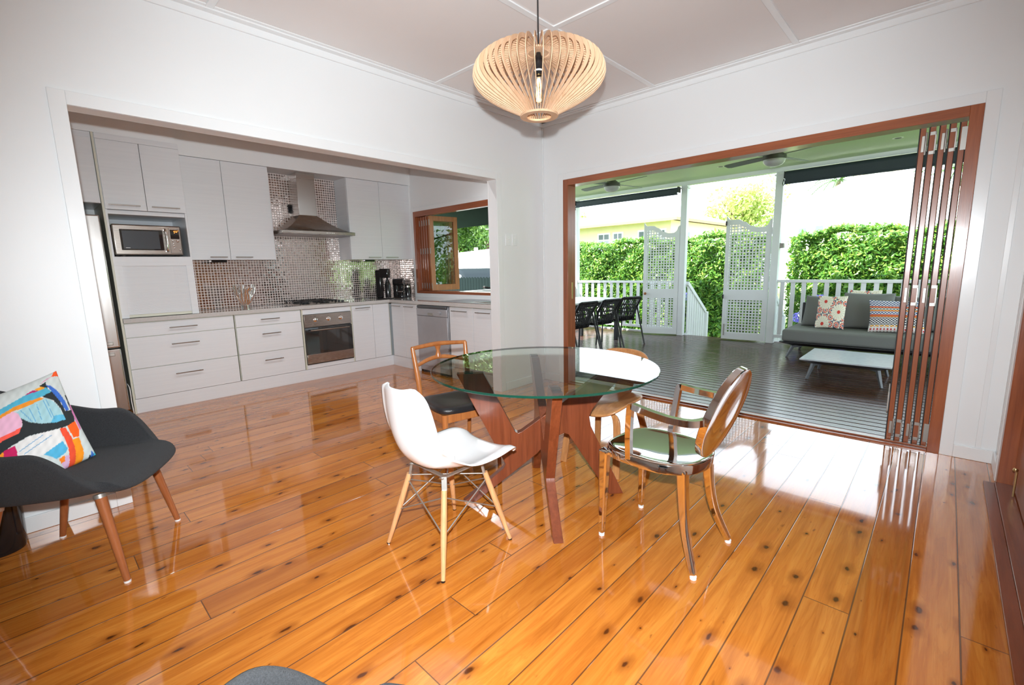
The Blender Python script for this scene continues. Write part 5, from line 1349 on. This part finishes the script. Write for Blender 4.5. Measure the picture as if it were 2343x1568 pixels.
def palm(c, H, r_, lb, seed):
    rnd = random.Random(seed); c = Vector(c)
    t = thing('palm_tree', lb, 'palm tree', c, group='palms beyond the houses')
    MB().tube([(0, 0, 0), (.1, 0, H*.5), (0, 0, H)], [.18, .13, .11], 10).build('trunk', M['bark'], t, smooth=60)
    for k in range(13):
        a = 2*pi*k/13+rnd.uniform(-.2, .2); el = rnd.uniform(.1, 1.0); L = r_*rnd.uniform(.85, 1.1); mb = MB()
        P = [Vector((cos(a)*L*f*cos(el*(1-f*.6)), sin(a)*L*f*cos(el*(1-f*.6)), H+L*(sin(el)*f-.75*f*f))) for f in [i/8 for i in range(9)]]
        mb.tube(P, .02, 4)
        for i in range(1, 9):
            tg = (P[i]-P[i-1]).normalized(); sd = tg.cross(Vector((0, 0, 1))).normalized()
            for q in (0, .5):
                for s in (-1, 1):
                    b0 = P[i-1].lerp(P[i], q); e_ = b0+(sd*s*.8+tg*.5-Vector((0, 0, .35)))*L*.22*(1.15-i/9)
                    m_ = len(mb.v); mb.v += [tuple(b0), tuple(b0+tg*.05), tuple(e_)]; mb.f.append([m_, m_+1, m_+2]); mb.mi.append(0)
        mb.build('frond', M['leafB'], t)
tree('tree', 'unseen tree added far right of the veranda for the mosaic to reflect', (11.5, 8.5, 2.4), 3.4, -.95, 16000, M['leafB'], .13, 31)  # out of view; added so the mosaic mirrors dark green instead of sky
palm((-1.26, 26, -.95), 6.4, 1.5, 'palm rising behind the white gabled house', 2)
palm((3.3, 26.5, -.95), 6.4, 1.8, 'palm seen between the folded door leaves', 4)
# flowering clump
rnd = random.Random(12)
M['petal'] = leaf_mat('violet_petal', (.22, .18, .75), (.33, .28, .90), (.45, .40, .95))
M['blade'] = leaf_mat('strap_leaf', (.04, .13, .02), (.08, .22, .03), (.13, .30, .05))
for k, (x, y, z) in enumerate(((1.55, 5.0, .35), (1.72, 5.75, .62), (2.15, 5.1, .12), (-.62, 5.6, .62))):
    t = thing('flowering_plant', ('violet flower head low beside the middle post', 'violet flower head highest of those beside the middle post', 'violet flower head behind the sofa corner', 'violet flower head showing between railing and left gate')[k], 'flower', (x, y, -.95), group='violet garden flowers')
    MB().tube([(0, 0, 0), (.02, 0, (z+.95)/2), (0, 0, z+.95)], .006, 6).build('stem', M['blade'], t)
    def fn():
        d = Vector((rnd.gauss(0, 1), rnd.gauss(0, 1), rnd.gauss(0, 1))).normalized(); return Vector((0, 0, z+.95))+d*.085, d
    leafcloud(fn, 160, .022, rnd).build('flower_head', M['petal'], t)
    mb = MB()
    for q in range(14):
        a = 2*pi*q/14; L = rnd.uniform(.25, .38); m_ = len(mb.v); c_, s_ = cos(a), sin(a)
        mb.v += [(-.015*s_, .015*c_, 0), (.015*s_, -.015*c_, 0), (c_*L*.5+.012*s_, s_*L*.5-.012*c_, L), (c_*L*.5-.012*s_, s_*L*.5+.012*c_, L), (c_*L, s_*L, L*.8)]
        mb.f += [[m_, m_+1, m_+2, m_+3], [m_+3, m_+2, m_+4]]; mb.mi += [0, 0]
    mb.build('strap_leaves', M['blade'], t)
# cream house behind the left hedge
M['cream'] = mat('cream_weatherboard', (.78, .68, .46), .7, (2, .04)); M['rooft'] = mat('pale_roof', (.74, .68, .60), .6, (2, .05)); M['fascia'] = mat('brown_fascia', (.35, .22, .12), .6)
M['wglass'] = mat('dim_window', (.13, .15, .17), .15); M['whouse'] = mat('white_weatherboard', (.85, .84, .82), .6, (2, .02)); M['peach'] = mat('peach_barge', (.85, .66, .50), .6)
def boxhouse(name, lb, K, ang, Lx, Ly, ze, zr, mw, mr, z0=-.95, ov=.5):
    """K is the eave corner nearest the house; +x' runs along ang, +y' to its left"""
    t = thing(name, lb, 'house', (K[0], K[1], z0), ang)
    H = ze-z0
    MB().box(ov, ov, 0, Lx-ov, Ly-ov, H-.05).build('walls', mw, t)
    mb = MB(); rx = min(Lx, Ly)/2
    A = [(0, 0, H), (Lx, 0, H), (Lx, Ly, H), (0, Ly, H), (rx, rx, zr-z0), (Lx-rx+.01, Ly-rx+.01, zr-z0)]
    mb.v = A; mb.f = [[0, 1, 5, 4], [1, 2, 5], [2, 3, 4, 5], [3, 0, 4], [3, 2, 1, 0]]; mb.mi = [0]*5
    mb.build('roof', mr, t)
    MB().box(-.03, -.03, H-.11, Lx+.03, 0, H+.02).box(-.03, 0, H-.11, 0, Ly, H+.02).build('fascia', M['fascia'], t)
    return t, H
h1, H = boxhouse('house', 'cream house with pale hipped roof beyond the left hedge', (-5.5, 15.9), R(90)+R(-2), 9.5, 8.0, 3.35, 4.75, M['cream'], M['rooft'])
def winpane(t, axis, a0, a1, z0, z1, d, nm=2):
    f = MB(); g_ = MB(); e = .05
    if axis == 'y':   # on the wall x'=ov.. runs along y'
        f.box(d-.04, a0-e, z0-e, d, a1+e, z1+e); o = f.build('window', M['whitepaint'], t)
        for i in range(nm):
            for j in range(3):
                w_ = (a1-a0)/nm; h_ = (z1-z0)/3; g_.box(d-.05, a0+i*w_+.03, z0+j*h_+.03, d-.039, a0+(i+1)*w_-.03, z0+(j+1)*h_-.03)
    else:
        f.box(a0-e, d-.04, z0-e, a1+e, d, z1+e); o = f.build('window', M['whitepaint'], t)
        for i in range(nm):
            for j in range(3):
                w_ = (a1-a0)/nm; h_ = (z1-z0)/3; g_.box(a0+i*w_+.03, d-.05, z0+j*h_+.03, a0+(i+1)*w_-.03, d-.039, z0+(j+1)*h_-.03)
    g_.build('panes', M['wglass'], o)
for a0, a1 in ((.75, 1.1), (1.5, 2.1), (3.0, 3.5), (3.75, 4.4)): winpane(h1, 'y', a0, a1, 2.95, 3.85, .5)
for a0, a1 in ((1.4, 2.4), (4.4, 5.4)): winpane(h1, 'x', a0, a1, 2.9, 3.8, .5)
# white gabled house on the right
t = thing('house', 'white gabled house with peach trim on the right', 'house', (1.25, 17, -.95), world=True)
ap = (1.25, 4.58); le = (-1.6, 3.05); re = (4.6, 2.9)
MB().prism([(le[0]+.2, -.95), (re[0]-.2, -.95), (re[0]-.2, re[1]+.05), (ap[0], ap[1]-.02), (le[0]+.2, le[1]+.05)], (0, 20, 0), (1, 0, 0), (0, 0, 1), (0, 1, 0), 6).build('walls', M['whouse'], t)
MB().bar((le[0], 16.95, le[1]), (ap[0], 16.95, ap[1]), .05, .11).bar((re[0], 16.95, re[1]), (ap[0], 16.95, ap[1]), .05, .11).build('barge_board', M['peach'], t)
mb = MB(); mb.v = [(le[0], 17.02, le[1]), (ap[0], 17.02, ap[1]), (ap[0], 23.1, ap[1]), (le[0], 23.1, le[1]), (re[0], 17.02, re[1]), (re[0], 23.1, re[1])]; mb.f = [[0, 1, 2, 3], [1, 4, 5, 2]]; mb.mi = [0, 0]
o_ = mb.build('roof', M['whouse'], t); mo = o_.modifiers.new('s', 'SOLIDIFY'); mo.thickness = .08; mo.offset = 1
for xa, za in ((-.9, 2.45), (-.35, 2.5), (.15, 2.5)): 
    o_ = MB().box(xa-.16, 16.96, za-.17, xa+.16, 17.0, za+.17).build('window', M['whitepaint'], t); MB().box(xa-.12, 16.94, za-.13, xa+.12, 16.961, za+.13).build('panes', M['wglass'], o_)

# ---- what the kitchen window looks out on
struct('pavement', MB().box(-40, .3, -.9, -3.3, 6.2, -.1), mat('street_asphalt', (.16, .16, .155), .9, (5, .1)))
def fence(name, lb, a, b, z0, z1, mm, board=.1, gap=.004, pk=0, pw=None, cat='fence'):
    a, b = Vector((*a, 0)), Vector((*b, 0)); d = b-a; L = d.length; d.normalize(); ang = atan2(d.y, d.x)
    t = thing(name, lb, cat, (a.x, a.y, z0), ang); n = int(L/board); mb = MB()
    for k in range(n):
        x = k*board; w_ = board-gap; H = z1-z0
        if pk: mb.prism([(x, 0), (x+w_, 0), (x+w_, H-pk), (x+w_*.7, H-pk*.3), (x+w_/2, H), (x+w_*.3, H-pk*.3), (x, H-pk)], (0, 0, 0), (1, 0, 0), (0, 0, 1), (0, 1, 0), .018)
        else: mb.box(x, -.01, 0, x+w_, .01, H)
    mb.build('boards', mm, t)
    for k in range(int(L/2)+1): MB().box(k*2-.05, -.05, 0, k*2+.05, .05, z1-z0+.1).build('post', mm, t)
    return t
fence('street_fence', 'tall white board fence across the street seen through the kitchen window', (-15.5, 9.3), (-6.6, 5.75), -.1, 1.9, M['whouse'], .12)
fence('picket_fence', 'dark picket fence below the kitchen window view', (-5.0, 2.2), (-2.75, 2.2), -.1, 1.14, mat('dark_green_paint', (.010, .018, .018), .95, spec=.1), .085, .006, .035)
tree('street_tree', 'dark leafy street tree filling the top of the kitchen window', (-10.2, 9.0, 3.7), 2.5, -.1, 18000, M['leafB'], .10, 15, .8)
tree('street_tree', 'yellow green street tree at the right of the kitchen window view', (-8.0, 8.0, 3.1), 1.5, -.1, 8000, M['leafB'], .08, 17, .9)
tree('street_tree', 'broad green tree showing through the open window sash', (-15.0, 11.6, 3.0), 2.4, -.1, 7000, M['leafB'], .11, 21, .9)
t = thing('house', 'grey house across the street glimpsed between the street trees', 'house', (-15, 16.5, -.1), world=True)
MB().box(-24, 15.6, -.1, -14.2, 18, 4.0).build('walls', mat('grey_weatherboard', (.42, .44, .46), .7), t)
o_ = MB().box(-15.3, 15.55, 2.3, -14.6, 15.61, 3.3).build('window', M['whitepaint'], t); MB().box(-15.22, 15.52, 2.38, -14.68, 15.56, 3.22).build('panes', M['wglass'], o_)
MB().box(-24.4, 15.2, 4.0, -14, 18.2, 4.2).build('roof', M['greymetal'], t)
rnd2 = random.Random(5)
for cx, cy, rr_, lb, mm in ((-4.85, 2.45, .32, 'low red flowering bush outside the kitchen window', 'red'), (-5.4, 2.65, .30, 'leafy green bush outside the open sash', 'leafA'), (-8.6, 6.15, .30, 'small green bush at the foot of the street fence', 'leafA')):
    if mm == 'red': M['red'] = leaf_mat('red_petal', (.45, .03, .02), (.60, .06, .03), (.12, .25, .04))
    zc = 1.18 if mm == 'red' else (.95 if cy < 2 else .95)
    def fn():
        d = Vector((rnd2.gauss(0, 1), rnd2.gauss(0, 1), rnd2.gauss(0, 1))).normalized(); return Vector((cx, cy, zc))+d*rr_*rnd2.uniform(.3, 1), d
    t = thing('garden_bush', lb, 'bush', (cx, cy, -.1), world=True)
    leafcloud(fn, 900, .035, rnd2).build('foliage', M[mm], t)
    mb = MB()
    for k in range(5): mb.tube([(cx, cy, -.1), (cx+.1*cos(k*1.3), cy+.1*sin(k*1.3), zc)], .012, 5)
    mb.build('stem', M['bark'], t)
# parked car
t = thing('car', 'dark parked car in front of the white street fence', 'car', (-5.75, 4.35, -.1), R(-21))
M['carp'] = mat('dark_car_paint', (.012, .018, .022), .5, spec=.04)
SP = [(-2.15, .30), (2.15, .30), (2.2, .62), (2.1, .80), (1.55, .90), (.95, 1.28), (.5, 1.40), (-.5, 1.42), (-1.0, 1.32), (-1.5, .95), (-2.05, .82), (-2.2, .60)]
MB().prism(SP, (0, 0, 0), (1, 0, 0), (0, 0, 1), (0, 1, 0), 1.7).build('body', M['carp'], t, bevel=.08, seg=3)
MB().prism([(-1.30, .95), (1.30, .95), (.85, 1.26), (.45, 1.34), (-.5, 1.36), (-.95, 1.27)], (0, 0, 0), (1, 0, 0), (0, 0, 1), (0, 1, 0), 1.73).build('window', M['oglass'], t, bevel=.01)
for x in (-1.35, 1.35):
    for y in (-.82, .82): MB().tube([(x, y-.1, .32), (x, y+.1, .32)], .32, 24).build('wheel', M['blackm'], t, smooth=40)
# shade awning outside the kitchen window
t = thing('window_awning', 'dark green fabric awning over the kitchen window', 'awning', (-1.8, .12, 2.3), world=True)
MB().prism([(.12, 2.60), (1.30, 2.03), (1.30, 2.015), (.12, 2.585)], (-1.9, 0, 0), (0, 1, 0), (0, 0, 1), (1, 0, 0), 2.6).build('canopy', mat('dark_green_canvas', (.022, .036, .032), .9, spec=.1), t)
for x in (-3.15, -.65): MB().tube([(x, .12, 1.7), (x, 1.28, 2.02)], .012, 8).build('arm', M['greymetal'], t)
